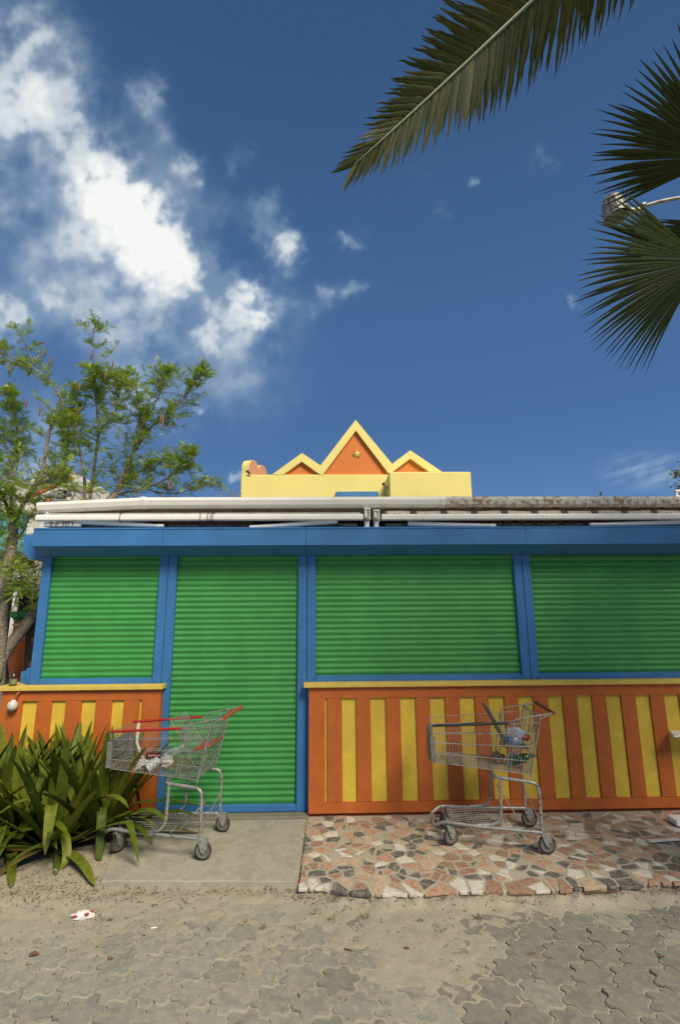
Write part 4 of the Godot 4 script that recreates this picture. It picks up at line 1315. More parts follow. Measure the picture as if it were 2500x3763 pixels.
func make_plants() -> void:
	var tones := []
	for c in [lin(0.125, 0.165, 0.022), lin(0.10, 0.14, 0.02), lin(0.185, 0.215, 0.032), lin(0.08, 0.115, 0.018)]:
		tones.append(leaf_paint(c, 0.5, 0.3, false, "leafy", 3.0))
		tones[-1].metallic_specular = 0.3
	var old := leaf_paint(lin(0.2, 0.15, 0.05), 0.7, 0.2, false, "leafy", 4.0)
	var labels := ["strap-leaved plant nearest the nose of the red-railed cart", "large strap-leaved plant with folded drooping outer leaves on the sand", "strap-leaved plant under the white hanging fitting on the striped wall", "tall strap-leaved plant close against the striped wall", "strap-leaved plant at the edge of the sand by the wall corner", "strap-leaved plant behind the others with stiff upright leaves"]
	var spots := [Vector3(-1.86, -0.05, 0.36), Vector3(-2.10, -0.05, 0.56), Vector3(-2.52, -0.05, 0.42), Vector3(-2.22, -0.05, 0.2), Vector3(-2.85, -0.05, 0.62), Vector3(-2.75, -0.05, 0.2)]
	for i in 6:
		var plant := thing("strap_leaf_plant", labels[i], "plant", spots[i], "strap-leaved plants by the counter wall")
		var core := Mesher.new()
		core.lathe([Vector2(0, -0.02), Vector2(0.06, -0.02), Vector2(0.055, 0.05), Vector2(0.03, 0.1), Vector2(0, 0.12)], 10)
		part("stem", core, tones[3], plant)
		var count := 38
		for k in count:
			var a: float = TAU * k * 0.381966 + rf(-0.3, 0.3)
			var rise: float = lerpf(0.15, 1.35, pow(float(k) / count, 0.95)) + rf(-0.12, 0.12)
			var back: float = sin(a)                                     # leaves towards the wall stand up
			if back < -0.2 and spots[i].z < 0.45:
				rise = maxf(rise, 1.05)
			if i == 0 and cos(a) > 0.3 and rise < 0.7 and k % 2:
				rise += 0.35
			var d := Vector3(cos(a) * cos(rise), sin(rise), sin(a) * cos(rise))
			var kink := -1.0
			if rng.randf() < 0.16 and rise < 1.1:
				kink = rf(0.45, 0.75)
			var length: float = rf(0.72, 1.04) * (0.9 if rise > 1.1 else 1.0) * (1.0 if i != 5 else 0.95)
			if spots[i].z + d.z * length * 0.8 < 0.06:
				length = minf(length, 0.86)
				d.z = maxf(d.z, (0.1 - spots[i].z) / length)
			var leaf := strap_leaf(arc_spine(Vector3(cos(a), 0, sin(a)) * 0.03 + Vector3(0, 0.02, 0), d, length, rf(0.2, 0.75) * (1.2 - rise / 2.2) + (0.2 if rise < 0.7 else 0.0), kink), rf(0.068, 0.1), rf(0.10, 0.24))
			lift(leaf, plant.position)
			part("leaf", leaf, old if k < 3 and rng.randf() < 0.6 else tones[rng.randi_range(0, 3)], plant)
	# a few leaves that stand out in the photograph
	var own := [[1, [Vector3(0.02, 0.03, 0.02), Vector3(-0.02, 0.3, 0.08), Vector3(-0.16, 0.42, 0.18), Vector3(-0.34, 0.32, 0.26), Vector3(-0.42, 0.16, 0.3)], 0.085],
		[0, [Vector3(0.03, 0.03, 0.02), Vector3(0.22, 0.24, 0.04), Vector3(0.42, 0.30, 0.06), Vector3(0.66, 0.26, -0.04), Vector3(0.9, 0.2, -0.1)], 0.07],
		[0, [Vector3(0.03, 0.03, 0.02), Vector3(0.16, 0.3, 0.14), Vector3(0.28, 0.52, 0.24), Vector3(0.4, 0.7, 0.33), Vector3(0.46, 0.78, 0.37)], 0.075],
		[0, [Vector3(0.03, 0.03, 0.04), Vector3(0.2, 0.2, 0.1), Vector3(0.36, 0.22, 0.14), Vector3(0.46, 0.19, 0.16), Vector3(0.5, 0.05, 0.17)], 0.065],
		[4, [Vector3(0.02, 0.03, 0.02), Vector3(0.2, 0.3, 0.14), Vector3(0.34, 0.34, 0.28), Vector3(0.4, 0.16, 0.42), Vector3(0.36, 0.02, 0.5)], 0.08],
		[1, [Vector3(0.02, 0.03, 0.02), Vector3(0.06, 0.16, 0.1), Vector3(0.16, 0.18, 0.2), Vector3(0.22, 0.06, 0.27), Vector3(0.2, 0.0, 0.32)], 0.075]]
	for d in own:
		var plant: Node = get_node("strap_leaf_plant" if d[0] == 0 else "strap_leaf_plant_%03d" % d[0])
		part("leaf", strap_leaf(smooth(d[1], 4), d[2], 0.16), tones[2], plant)
func lift(m: Mesher, base: Vector3) -> void:              # leaves lie on the ground and lean on the wall, not in them
	for k in m.v.size():
		var p := m.v[k] + base
		p.y = maxf(p.y, -0.028 + 0.01 * sin(k * 1.3))
		p.z = maxf(p.z, 0.045)
		m.v[k] = p - base

# ---------------------------------------------------------------- palms
func leaflet(width: float, bow: float, seed_: int) -> ArrayMesh:      # one metre long along x, folded along its midrib, split at the tip
	var m := Mesher.new()
	var nz := noise(seed_, 3.0, 2)
	var steps := 9
	for i in steps + 1:
		var t := float(i) / steps
		var w: float = width * smoothstep(-0.05, 0.12, t) * pow(maxf(0.0, 1.0 - pow(t, 2.2)), 0.9) * 0.5 + 0.0012
		var p := Vector3(t, -bow * t * t + 0.006 * nz.get_noise_2d(t * 3.0, 1.0), 0.02 * nz.get_noise_2d(t * 2.0, 9.0) * t)
		m.add(p + Vector3(0, -w * 0.35, w), Vector3(0, 1, 0.5).normalized())
		m.add(p, Vector3.UP)
		m.add(p + Vector3(0, -w * 0.35, -w), Vector3(0, 1, -0.5).normalized())
	for i in steps:
		var a := i * 3
		for s in 2:
			m.tri(a + s, a + s + 1, a + s + 4)
			m.tri(a + s, a + s + 4, a + s + 3)
	return m.mesh()
func make_feather_palm() -> void:
	var crown := Vector3(3.75, 7.15, 3.2)
	var palm := thing("feather_palm", "tall palm whose long feathery frond hangs down across the sky", "palm tree", Vector3(crown.x + 0.2, -0.08, crown.z + 0.3))
	var here := Transform3D(Basis(), -palm.position)
	var trunk := Mesher.new()
	var path := []
	var radii := []
	for k in 40:
		var t := k / 39.0
		path.append(palm.position.lerp(crown, t) + Vector3(-0.1 * sin(PI * t), 0, 0.1 * sin(PI * t)))
		radii.append(lerpf(0.2, 0.13, t) + (0.012 if k % 2 else 0.0))
	trunk.tube(path, radii, 14)
	part("trunk", trunk, M.bark, palm, here)
	var leafs := []
	for k in 5:
		leafs.append(leaflet(0.062, 0.03 + 0.03 * k, 70 + k))
	var greens := [leaf_paint(lin(0.05, 0.085, 0.006), 0.6, 0.5, false, "scorched", 2.0), leaf_paint(lin(0.036, 0.066, 0.006), 0.6, 0.5, false, "scorched", 2.0), leaf_paint(lin(0.088, 0.105, 0.007), 0.6, 0.5, false, "scorched", 2.0)]
	var rib := paint(lin(0.2, 0.24, 0.15), 0.5, "mottle", 4.0)
	var dark := leaf_paint(lin(0.06, 0.075, 0.018), 0.55, 0.25)
	# the frond in view
	var tip := along(1302, 605, 3.05)
	var spine := smooth([crown, Vector3(2.75, 6.85, 2.75), along(1960, 0, 3.5), along(1660, 280, 3.25), along(1440, 482, 3.1), tip], 14)
	frond(palm, here, spine, leafs, greens, rib, 112)
	var second := smooth([crown, along(2620, -700, 4.3), along(2440, -480, 4.1), along(2300, -270, 4.0)], 12)
	frond(palm, here, second, leafs, greens, rib, 34)
	for k in 9:                                              # the rest of the crown, out of the picture
		var a := -0.55 + TAU * (k + 0.5) / 10.0 + 0.3
		var d := Vector3(cos(a), 0, sin(a))
		if d.x < 0.5 and d.z < 0.45:
			continue
		var s := smooth([crown, crown + d * 0.9 + Vector3(0, 0.55, 0), crown + d * 2.0 + Vector3(0, 0.3, 0), crown + d * 2.9 + Vector3(0, -0.9, 0)], 12)
		var m := Mesher.new()
		m.tube(s, 0.02, 5)
		for i in range(6, s.size() - 1):
			var t := float(i) / s.size()
			var dir: Vector3 = (s[i + 1] - s[i - 1]).normalized()
			var side := dir.cross(Vector3.UP).normalized()
			for e: float in [-1.0, 1.0]:
				var b: Vector3 = (dir * 0.6 + side * e * 0.7 + Vector3.DOWN * 0.45).normalized() * 0.75 * sin(PI * clampf(t, 0.15, 0.95))
				for j in 3:
					var o: Vector3 = s[i] + dir * 0.028 * j
					m.face([o, o + b * 0.5 + dir * 0.02, o + b, o + b * 0.5 - dir * 0.02], (Vector3.UP + side * e * 0.4).normalized())
		part("frond", m, dark, palm, here)
func frond(palm: Node3D, here: Transform3D, spine: Array, leafs: Array, greens: Array, rib: Material, pairs: int) -> void:
	var total := 0.0
	var cut := []
	for k in spine.size() - 1:
		cut.append(total)
		total += (spine[k + 1] - spine[k]).length()
	cut.append(total)
	var radii := []
	for k in spine.size():
		radii.append(lerpf(0.02, 0.002, float(k) / (spine.size() - 1)))
	var m := Mesher.new()
	m.tube(spine, radii, 7)
	var f := part("frond", m, rib, palm, here)
	for k in pairs:
		var t := 0.14 + 0.86 * (k + 0.5) / pairs
		var s := t * total
		var i := 0
		while i < cut.size() - 2 and cut[i + 1] < s:
			i += 1
		var p: Vector3 = spine[i].lerp(spine[i + 1], (s - cut[i]) / (cut[i + 1] - cut[i]))
		var dir: Vector3 = (spine[i + 1] - spine[i]).normalized()
		var facing := (p + Vector3(0, 0.5, 0) - eye).normalized()
		var side := dir.cross(facing).normalized()
		var length: float = 0.62 * pow(maxf(0.0, sin(PI * pow(clampf(t, 0.0, 1.0), 0.6) * 0.88 + 0.14)), 0.55)
		length = maxf(length * (1.0 - 0.35 * pow(t, 4.0)), 0.13)
		for e: float in [-1.0, 1.0]:
			var open: float = lerpf(0.95, 0.30, pow(t, 3.0)) + rf(-0.05, 0.05)
			var d := (dir * cos(open) + side * e * sin(open) + facing * rf(0.02, 0.16) + Vector3.DOWN * (0.06 + rf(0.0, 0.08))).normalized()
			var up := (-facing + side * e * rf(-0.2, 0.45)).normalized()
			var z := d.cross(up).normalized()
			up = z.cross(d).normalized()
			var l: float = length * rf(0.88, 1.08)
			var wide: float = rf(0.5, 0.74) * (0.6 + 0.4 * smoothstep(1.0, 0.7, t)) 
			part("leaflet", leafs[rng.randi_range(0, leafs.size() - 1)], greens[rng.randi_range(0, greens.size() - 1)], f, Transform3D(Basis(d * l, up * l, z * wide), p))

func make_fan_palm() -> void:
	var crown := Vector3(3.35, 4.05, 2.2)
	var palm := thing("fan_palm", "palm with dark fan-shaped leaves beside the lamp head", "palm tree", Vector3(crown.x + 0.15, -0.08, crown.z + 0.1))
	var here := Transform3D(Basis(), -palm.position)
	var trunk := Mesher.new()
	var path := []
	var radii := []
	for k in 26:
		var t := k / 25.0
		path.append(palm.position.lerp(crown, t))
		radii.append(lerpf(0.19, 0.15, t) + (0.015 if k % 2 else 0.0))
	trunk.tube(path, radii, 14)
	part("trunk", trunk, M.bark, palm, here)
	var greens := [leaf_paint(lin(0.034, 0.066, 0.011), 0.55, 0.16, false, "leafy", 3.0), leaf_paint(lin(0.042, 0.078, 0.013), 0.55, 0.16, false, "leafy", 3.0)]
	var stalk := paint(lin(0.12, 0.13, 0.04), 0.5)
	var eye_way := func(p: Vector3) -> Vector3: return (eye - p).normalized()
	# hub, the way the middle blade points, the way the underside faces, blade length, spread either side, blades
	var hubs := [
		[along(2590, 960, 3.0), along(2120, 1165, 2.85), 0.92, 0.83, 45],
		[along(2670, 580, 3.1), along(2350, 350, 3.0), 0.82, 0.95, 40],
		[along(2740, 870, 3.35), along(2260, 850, 3.3), 0.78, 0.2, 9]]
	for d in hubs:
		fan(palm, here, d[0], (d[1] - d[0]).normalized(), (eye_way.call(d[0]) + Vector3(0, -0.25, 0)).normalized(), d[2], d[3], d[4], greens, stalk, crown, true)
	for k in 9:
		var a := -1.2 + TAU * k / 11.0
		var d := Vector3(cos(a), rf(-0.1, 0.8), sin(a)).normalized()
		if d.x < -0.3:
			continue
		fan(palm, here, crown + d * 0.8, (d + Vector3.DOWN * 0.4).normalized(), Vector3(d.x * 0.5, -1, d.z * 0.5).normalized(), 0.7, 1.6, 26, greens, stalk, crown, false)
func fan(palm: Node3D, here: Transform3D, hub: Vector3, mid: Vector3, under: Vector3, length: float, spread: float, blades: int, greens: Array, stalk: Material, crown: Vector3, fine: bool) -> void:
	var side := mid.cross(under).normalized()
	under = side.cross(mid).normalized()
	var st := Mesher.new()
	st.tube(smooth([crown, crown.lerp(hub, 0.5) + Vector3(0, 0.08, 0), hub], 4), 0.012, 6)
	var leaf := part("fan_leaf", st, stalk, palm, here)
	var joined := Mesher.new()
	for k in blades:
		var a := lerpf(-spread, spread, (k + 0.5) / blades) + rf(-0.008, 0.008)
		var dir := mid * cos(a) + side * sin(a)
		var out := mid * -sin(a) + side * cos(a)
		var half_angle := spread / blades * 1.25
		var l: float = length * (1.0 - 0.16 * pow(absf(a) / spread, 2.0)) * rf(0.93, 1.05) * (1.0 - 0.3 * clampf(-dir.y - 0.25, 0.0, 1.0))
		var split: float = l * rf(0.56, 0.70)
		var m: Mesher = Mesher.new() if fine else joined
		var base := m.v.size()
		var steps := 8
		var bow := rf(0.02, 0.09)
		for i in steps + 1:
			var t := float(i) / steps
			var r: float = lerpf(0.02, l, t)
			var w: float = tan(half_angle) * r if r < split else tan(half_angle) * split * pow(maxf(0.0, 1.0 - (r - split) / (l - split)), 0.85)
			w = maxf(w, 0.0008)
			var p: Vector3 = hub + dir * r - under * (0.03 * sin(t * 2.2)) + Vector3.DOWN * bow * t * t * t * l
			m.add(p + out * w, (under + out * 0.75).normalized())
			m.add(p - under * w * 0.7, under)
			m.add(p - out * w, (under - out * 0.75).normalized())
		for i in steps:
			var b := base + i * 3
			for s in 2:
				m.tri(b + s, b + s + 1, b + s + 4)
				m.tri(b + s, b + s + 4, b + s + 3)
		if fine:
			part("blade", m, greens[k % 2], leaf)
	if not fine:
		part("blades", joined, greens[0], leaf)

func make_added_shade_palms() -> void:                          # an unseen palm, added to keep the sun off the walls and paving
	var green := leaf_paint(lin(0.06, 0.075, 0.018), 0.55, 0.25)
	var spots := [Vector3(7.3, 6.4, 5.2)]
	var names := ["unseen palm added for shade with a broad drooping crown"]
	for n in 1:
		var crown: Vector3 = spots[n]
		var palm := thing("added_shade_palm", names[n], "palm tree", Vector3(crown.x + 0.3, -0.08, crown.z + 0.4))
		var here := Transform3D(Basis(), -palm.position)
		var t := Mesher.new()
		t.tube([palm.position, palm.position.lerp(crown, 0.5) + Vector3(0.1, 0, 0), crown], [0.2, 0.16, 0.13], 12)
		part("trunk", t, M.bark, palm, here)
		for k in 13:
			var a := TAU * k / 13.0 + 0.2 * n
			var d := Vector3(cos(a), 0, sin(a))
			var high := 0.75 if k % 2 else 0.3
			var s := smooth([crown, crown + d * 0.8 + Vector3(0, high, 0), crown + d * 1.7 + Vector3(0, high * 0.7, 0), crown + d * 2.5 + Vector3(0, high - 1.1, 0)], 9)
			var m := Mesher.new()
			m.tube(s, 0.018, 5)
			for i in range(4, s.size() - 1):
				var u := float(i) / s.size()
				var dir: Vector3 = (s[i + 1] - s[i - 1]).normalized()
				var side := dir.cross(Vector3.UP).normalized()
				for e: float in [-1.0, 1.0]:
					var b: Vector3 = (dir * 0.5 + side * e * 0.75 + Vector3.DOWN * 0.4).normalized() * 0.7 * sin(PI * clampf(u, 0.2, 0.95))
					for j in 3:
						var o: Vector3 = s[i] + dir * 0.035 * j
						m.face([o, o + b * 0.5 + dir * 0.02, o + b, o + b * 0.5 - dir * 0.02], (Vector3.UP + side * e * 0.4).normalized())
			part("frond", m, green, palm, here)

# ---------------------------------------------------------------- lamp
func make_lamp() -> void:
	var head := along(2262, 775, 5.3)
	var lamp := thing("street_lamp", "grey street lamp with ribbed cup-shaped head half hidden by the fan palm", "street lamp", Vector3(4.75, -0.08, head.z))
	var here := Transform3D(Basis(), -lamp.position)
	var down := (along(2300, 862, 5.22) - along(2262, 740, 5.3)).normalized()
	var x := down.cross(Vector3.BACK).normalized()
	var b := Basis(x, -down, x.cross(-down))
	var shell := Mesher.new()
	shell.lathe([Vector2(0.0, 0.17), Vector2(0.05, 0.168), Vector2(0.085, 0.15), Vector2(0.098, 0.12), Vector2(0.125, -0.06), Vector2(0.132, -0.075), Vector2(0.126, -0.08), Vector2(0.118, -0.07), Vector2(0.09, 0.05), Vector2(0.0, 0.06)], 28, Transform3D(b, head))
	var hood := part("lamp_head", shell, M.pole, lamp, here)
	for k in 16:
		var rib := Mesher.new()
		var a := TAU * k / 16.0
		rib.tube([head + b * Vector3(0.1 * cos(a), 0.12, 0.1 * sin(a)), head + b * Vector3(0.127 * cos(a), -0.06, 0.127 * sin(a))], 0.0035, 4)
		part("rib", rib, M.pole, hood)
	var inner := Mesher.new()
	inner.lathe([Vector2(0.0, 0.05), Vector2(0.05, 0.04), Vector2(0.06, 0.0), Vector2(0.04, -0.03), Vector2(0, -0.035)], 16, Transform3D(b, head))
	part("bulb_holder", inner, M.black, lamp, here)
	var arm := Mesher.new()
	var j := along(2345, 775, 5.3)
	var k2 := along(2455, 735, 5.3)
	arm.tube([head + b * Vector3(0.1, 0.0, 0), j, along(2375, 752, 5.3)], [0.04, 0.034, 0.02], 10)
	arm.tube(smooth([along(2370, 757, 5.3), k2, along(2560, 722, 5.3), Vector3(4.7, j.y + 0.25, head.z)], 4), 0.019, 10)
	part("arm", arm, M.pole, lamp, here)
	var clamp_ := Mesher.new()
	clamp_.box(along(2365, 753, 5.28), Vector3(0.05, 0.03, 0.05), 0.006, Basis(Vector3.BACK, 0.4))
	clamp_.box(along(2366, 772, 5.28), Vector3(0.012, 0.05, 0.012), 0.003)
	clamp_.box(along(2347, 776, 5.28), Vector3(0.012, 0.05, 0.012), 0.003)
	part("clamp", clamp_, M.pole, lamp, here)
	var post := Mesher.new()
	post.tube([Vector3(4.75, -0.1, head.z), Vector3(4.75, 3.0, head.z), Vector3(4.75, j.y + 0.35, head.z)], [0.07, 0.06, 0.045], 14)
	part("pole", post, M.pole, lamp, here)

# ---------------------------------------------------------------- the feathery tree
func spray_mesh() -> ArrayMesh:                             # a twice-divided leaf, 1 unit long along x
	var m := Mesher.new()
	m.tube([Vector3.ZERO, Vector3(0.5, 0.03, 0), Vector3(1, -0.05, 0)], 0.008, 3, false)
	for k in 12:
		var t := 0.1 + 0.9 * k / 11.0
		var l: float = 0.40 * sin(PI * (0.25 + 0.6 * t))
		for e: float in [-1.0, 1.0]:
			var p := Vector3(t, 0.03 * sin(PI * t) - 0.05 * t * t, 0)
			var d := Vector3(0.62, -0.12, e * 0.8).normalized()
			var w := Vector3(d.z, 0, -d.x) * 0.028
			m.face([p, p + d * l * 0.45 + w, p + d * l, p + d * l * 0.45 - w], Vector3(0, 1, e * 0.15).normalized())
	return m.mesh()
func make_tree() -> void:
	var base := on_z(-12, 2700, -1.0)
	base.y = -0.08
	var tree := thing("feathery_tree", "multi-stemmed tree with fine feathery leaves and brown pods behind the kiosk", "tree", base)
	var here := Transform3D(Basis(), -base)
	# each limb: picture points, depth at its foot and tip, radius at foot and tip, how leafy
	var limbs := [
		[[[-20, 2720], [-14, 2560], [-4, 2400], [4, 2250], [18, 2130], [40, 2010], [48, 1930]], -1.0, -1.15, 0.085, 0.055, 0.0],
		[[[-25, 2500], [8, 2410], [62, 2335], [112, 2270], [165, 2200], [260, 2020], [360, 1880], [423, 1817]], -0.95, -1.9, 0.075, 0.05, 0.0],
		[[[30, 2720], [22, 2600], [14, 2470], [-8, 2330]], -1.35, -1.5, 0.05, 0.045, 0.0],
		[[[48, 1930], [40, 1800], [62, 1690], [60, 1560], [30, 1440]], -1.15, -1.5, 0.04, 0.012, 1.0],
		[[[48, 1930], [90, 1840], [150, 1750], [170, 1640], [190, 1560], [228, 1486], [200, 1426], [135, 1361], [54, 1318], [-10, 1290]], -1.15, -0.8, 0.04, 0.007, 0.55],
		[[[135, 1361], [112, 1310], [88, 1258], [58, 1212]], -0.9, -0.8, 0.01, 0.004, 0.15],
		[[[310, 1850], [309, 1741], [295, 1670], [282, 1611], [270, 1520], [285, 1430]], -1.6, -1.4, 0.035, 0.01, 1.0],
		[[[330, 1840], [352, 1665], [360, 1583], [352, 1475], [347, 1367]], -1.7, -1.3, 0.035, 0.012, 0.9],
		[[[347, 1367], [339, 1285], [347, 1190]], -1.3, -1.2, 0.011, 0.004, 0.45],
		[[[423, 1817], [477, 1703], [499, 1616], [512, 1562], [509, 1475], [488, 1421], [396, 1388], [352, 1361]], -1.9, -1.2, 0.045, 0.008, 1.0],
		[[[423, 1817], [444, 1762], [542, 1583], [623, 1529], [705, 1421], [742, 1367]], -1.9, -1.6, 0.035, 0.006, 1.05],
		[[[509, 1583], [569, 1486], [596, 1421], [612, 1361]], -1.6, -1.5, 0.02, 0.005, 1.1],
		[[[423, 1817], [500, 1740], [590, 1690], [680, 1700]], -1.9, -1.7, 0.03, 0.008, 1.3],
		[[[423, 1817], [540, 1790], [640, 1740], [700, 1660]], -1.9, -1.5, 0.03, 0.008, 1.1],
		[[[540, 1800], [640, 1815], [726, 1790], [780, 1762]], -1.9, -1.7, 0.012, 0.004, 0.7],
		[[[48, 1930], [20, 1850], [-20, 1760], [-60, 1640]], -1.15, -1.0, 0.04, 0.012, 1.3],
		[[[60, 1900], [120, 1790], [230, 1700], [250, 1600], [240, 1530]], -1.2, -1.6, 0.03, 0.01, 1.3],
		[[[-30, 1755], [70, 1773], [130, 1779], [230, 1740]], -0.8, -1.0, 0.018, 0.008, 1.0],
		[[[150, 1750], [195, 1757], [271, 1800], [330, 1810]], -1.0, -1.1, 0.016, 0.01, 0.7],
		[[[40, 2010], [80, 1960], [120, 1880], [180, 1830]], -1.1, -1.0, 0.025, 0.008, 1.3],
		[[[18, 2130], [-10, 2030], [-40, 1930], [-20, 1800]], -1.1, -0.9, 0.03, 0.01, 1.3],
		[[[40, 2010], [60, 2080], [80, 2120], [60, 2150]], -1.1, -0.9, 0.012, 0.005, 1.6],
		[[[112, 2270], [120, 2180], [130, 2100], [110, 2040]], -1.3, -1.4, 0.016, 0.005, 1.0],
		[[[150, 2220], [128, 2160], [90, 2090], [50, 2060]], -1.4, -1.5, 0.012, 0.004, 0.8],
		[[[360, 1583], [420, 1520], [440, 1440], [470, 1380]], -1.5, -1.7, 0.014, 0.005, 1.0],
		[[[62, 1690], [-5, 1600], [-30, 1500]], -1.3, -1.2, 0.016, 0.005, 1.3]]
	var places := []
	var tints := []
	var twigs := Mesher.new()
	for l in limbs:
		var pts := []
		for k in l[0].size():
			var t: float = float(k) / (l[0].size() - 1)
			pts.append(on_z(l[0][k][0], l[0][k][1], lerpf(l[1], l[2], t)))
		var path := smooth(pts, 4)
		var radii := []
		for k in path.size():
			radii.append(lerpf(l[3], l[4], float(k) / (path.size() - 1)) * (1.0 if l[5] == 0.0 else 0.62))
		var m := Mesher.new()
		m.tube(path, radii, 9 if l[3] > 0.03 else 6)
		part("trunk" if l[3] > 0.045 and l[5] == 0.0 else "limb", m, M.bark, tree, here)
		if l[5] <= 0.0:
			continue
		var run := 0.0
		for k in path.size() - 1:
			run += (path[k + 1] - path[k]).length()
		for k in int(run * 40.0 * l[5]) + 3:
			var t := pow(rng.randf(), 0.7)
			var at_ := clampi(int(t * (path.size() - 1)), 0, path.size() - 2)
			var p: Vector3 = path[at_].lerp(path[at_ + 1], rng.randf())
			var d: Vector3 = ((path[at_ + 1] - path[at_]).normalized() * 0.6 + Vector3(rf(-1, 1), rf(-0.45, 0.8), rf(-0.9, 0.9))).normalized()
			var length := rf(0.14, 0.56) * (1.0 - 0.62 * t * t)
			var end := p + d * length + Vector3(0, -0.03, 0)
			twigs.tube([p, p.lerp(end, 0.5) + Vector3(0, 0.02, 0), end], [0.0035, 0.0028, 0.0015], 3, false)
			if rng.randf() < 0.14:
				continue
			for j in 13:
				var s: Vector3 = p.lerp(end, 0.28 + 0.75 * j / 13.0)
				var o := (d * 0.5 + Vector3(rf(-1, 1), rf(-0.5, 0.45), rf(-1, 1))).normalized()
				var up := (Vector3.UP + Vector3(rf(-0.5, 0.5), 0, rf(-0.5, 0.5))).normalized()
				var z := o.cross(up).normalized()
				var size := rf(0.05, 0.105)
				places.append(Transform3D(Basis(o * size, z.cross(o) * size, z * size * rf(0.75, 1.1)), s))
				var g := rng.randf()
				tints.append(Color(0.23, 0.36, 0.055).lerp(Color(0.47, 0.6, 0.11), g * g) * rf(0.8, 1.15))
	part("twigs", twigs, M.bark, tree, here).set_meta("kind", "stuff")
	var mm := MultiMesh.new()
	mm.transform_format = MultiMesh.TRANSFORM_3D
	mm.use_colors = true
	mm.mesh = spray_mesh()
	mm.instance_count = places.size()
	for k in places.size():
		mm.set_instance_transform(k, places[k])
		mm.set_instance_color(k, tints[k])
	var leaves := MultiMeshInstance3D.new()
	leaves.multimesh = mm
	leaves.material_override = leaf_paint(Color.WHITE, 0.6, 0.85, true)
	leaves.transform = here
	put(tree, leaves, "crown")
	leaves.set_meta("kind", "stuff")
	var brown := paint(lin(0.22, 0.12, 0.06), 0.7, "weather", 3.0)
	for p in [[125, 1268, 160, 1258], [157, 1315, 168, 1285], [176, 1345, 188, 1316], [98, 1385, 115, 1355], [36, 1372, 50, 1335], [330, 1322, 340, 1293], [405, 1362, 415, 1330], [382, 1395, 388, 1370], [285, 1440, 292, 1410], [262, 1420, 278, 1405], [280, 1520, 302, 1495], [270, 1570, 280, 1555], [90, 1500, 98, 1470], [140, 1530, 150, 1490], [410, 1495, 415, 1475], [590, 1585, 600, 1525], [615, 1800, 617, 1770], [628, 1800, 630, 1772], [585, 1560, 590, 1520], [130, 1885, 135, 1850]]:
		var pod := Mesher.new()
		var z := rf(-1.1, -0.8)
		var a := on_z(p[0], p[1], z)
		var b := on_z(p[2], p[3], z)
		pod.tube(smooth([a, a.lerp(b, 0.5) + Vector3(0.012, 0, 0.01), b, b + (b - a) * 0.25], 3), [0.002, 0.008, 0.011, 0.012, 0.012, 0.01, 0.006, 0.003, 0.002, 0.002], 6)
		part("pod", pod, brown, tree, here)

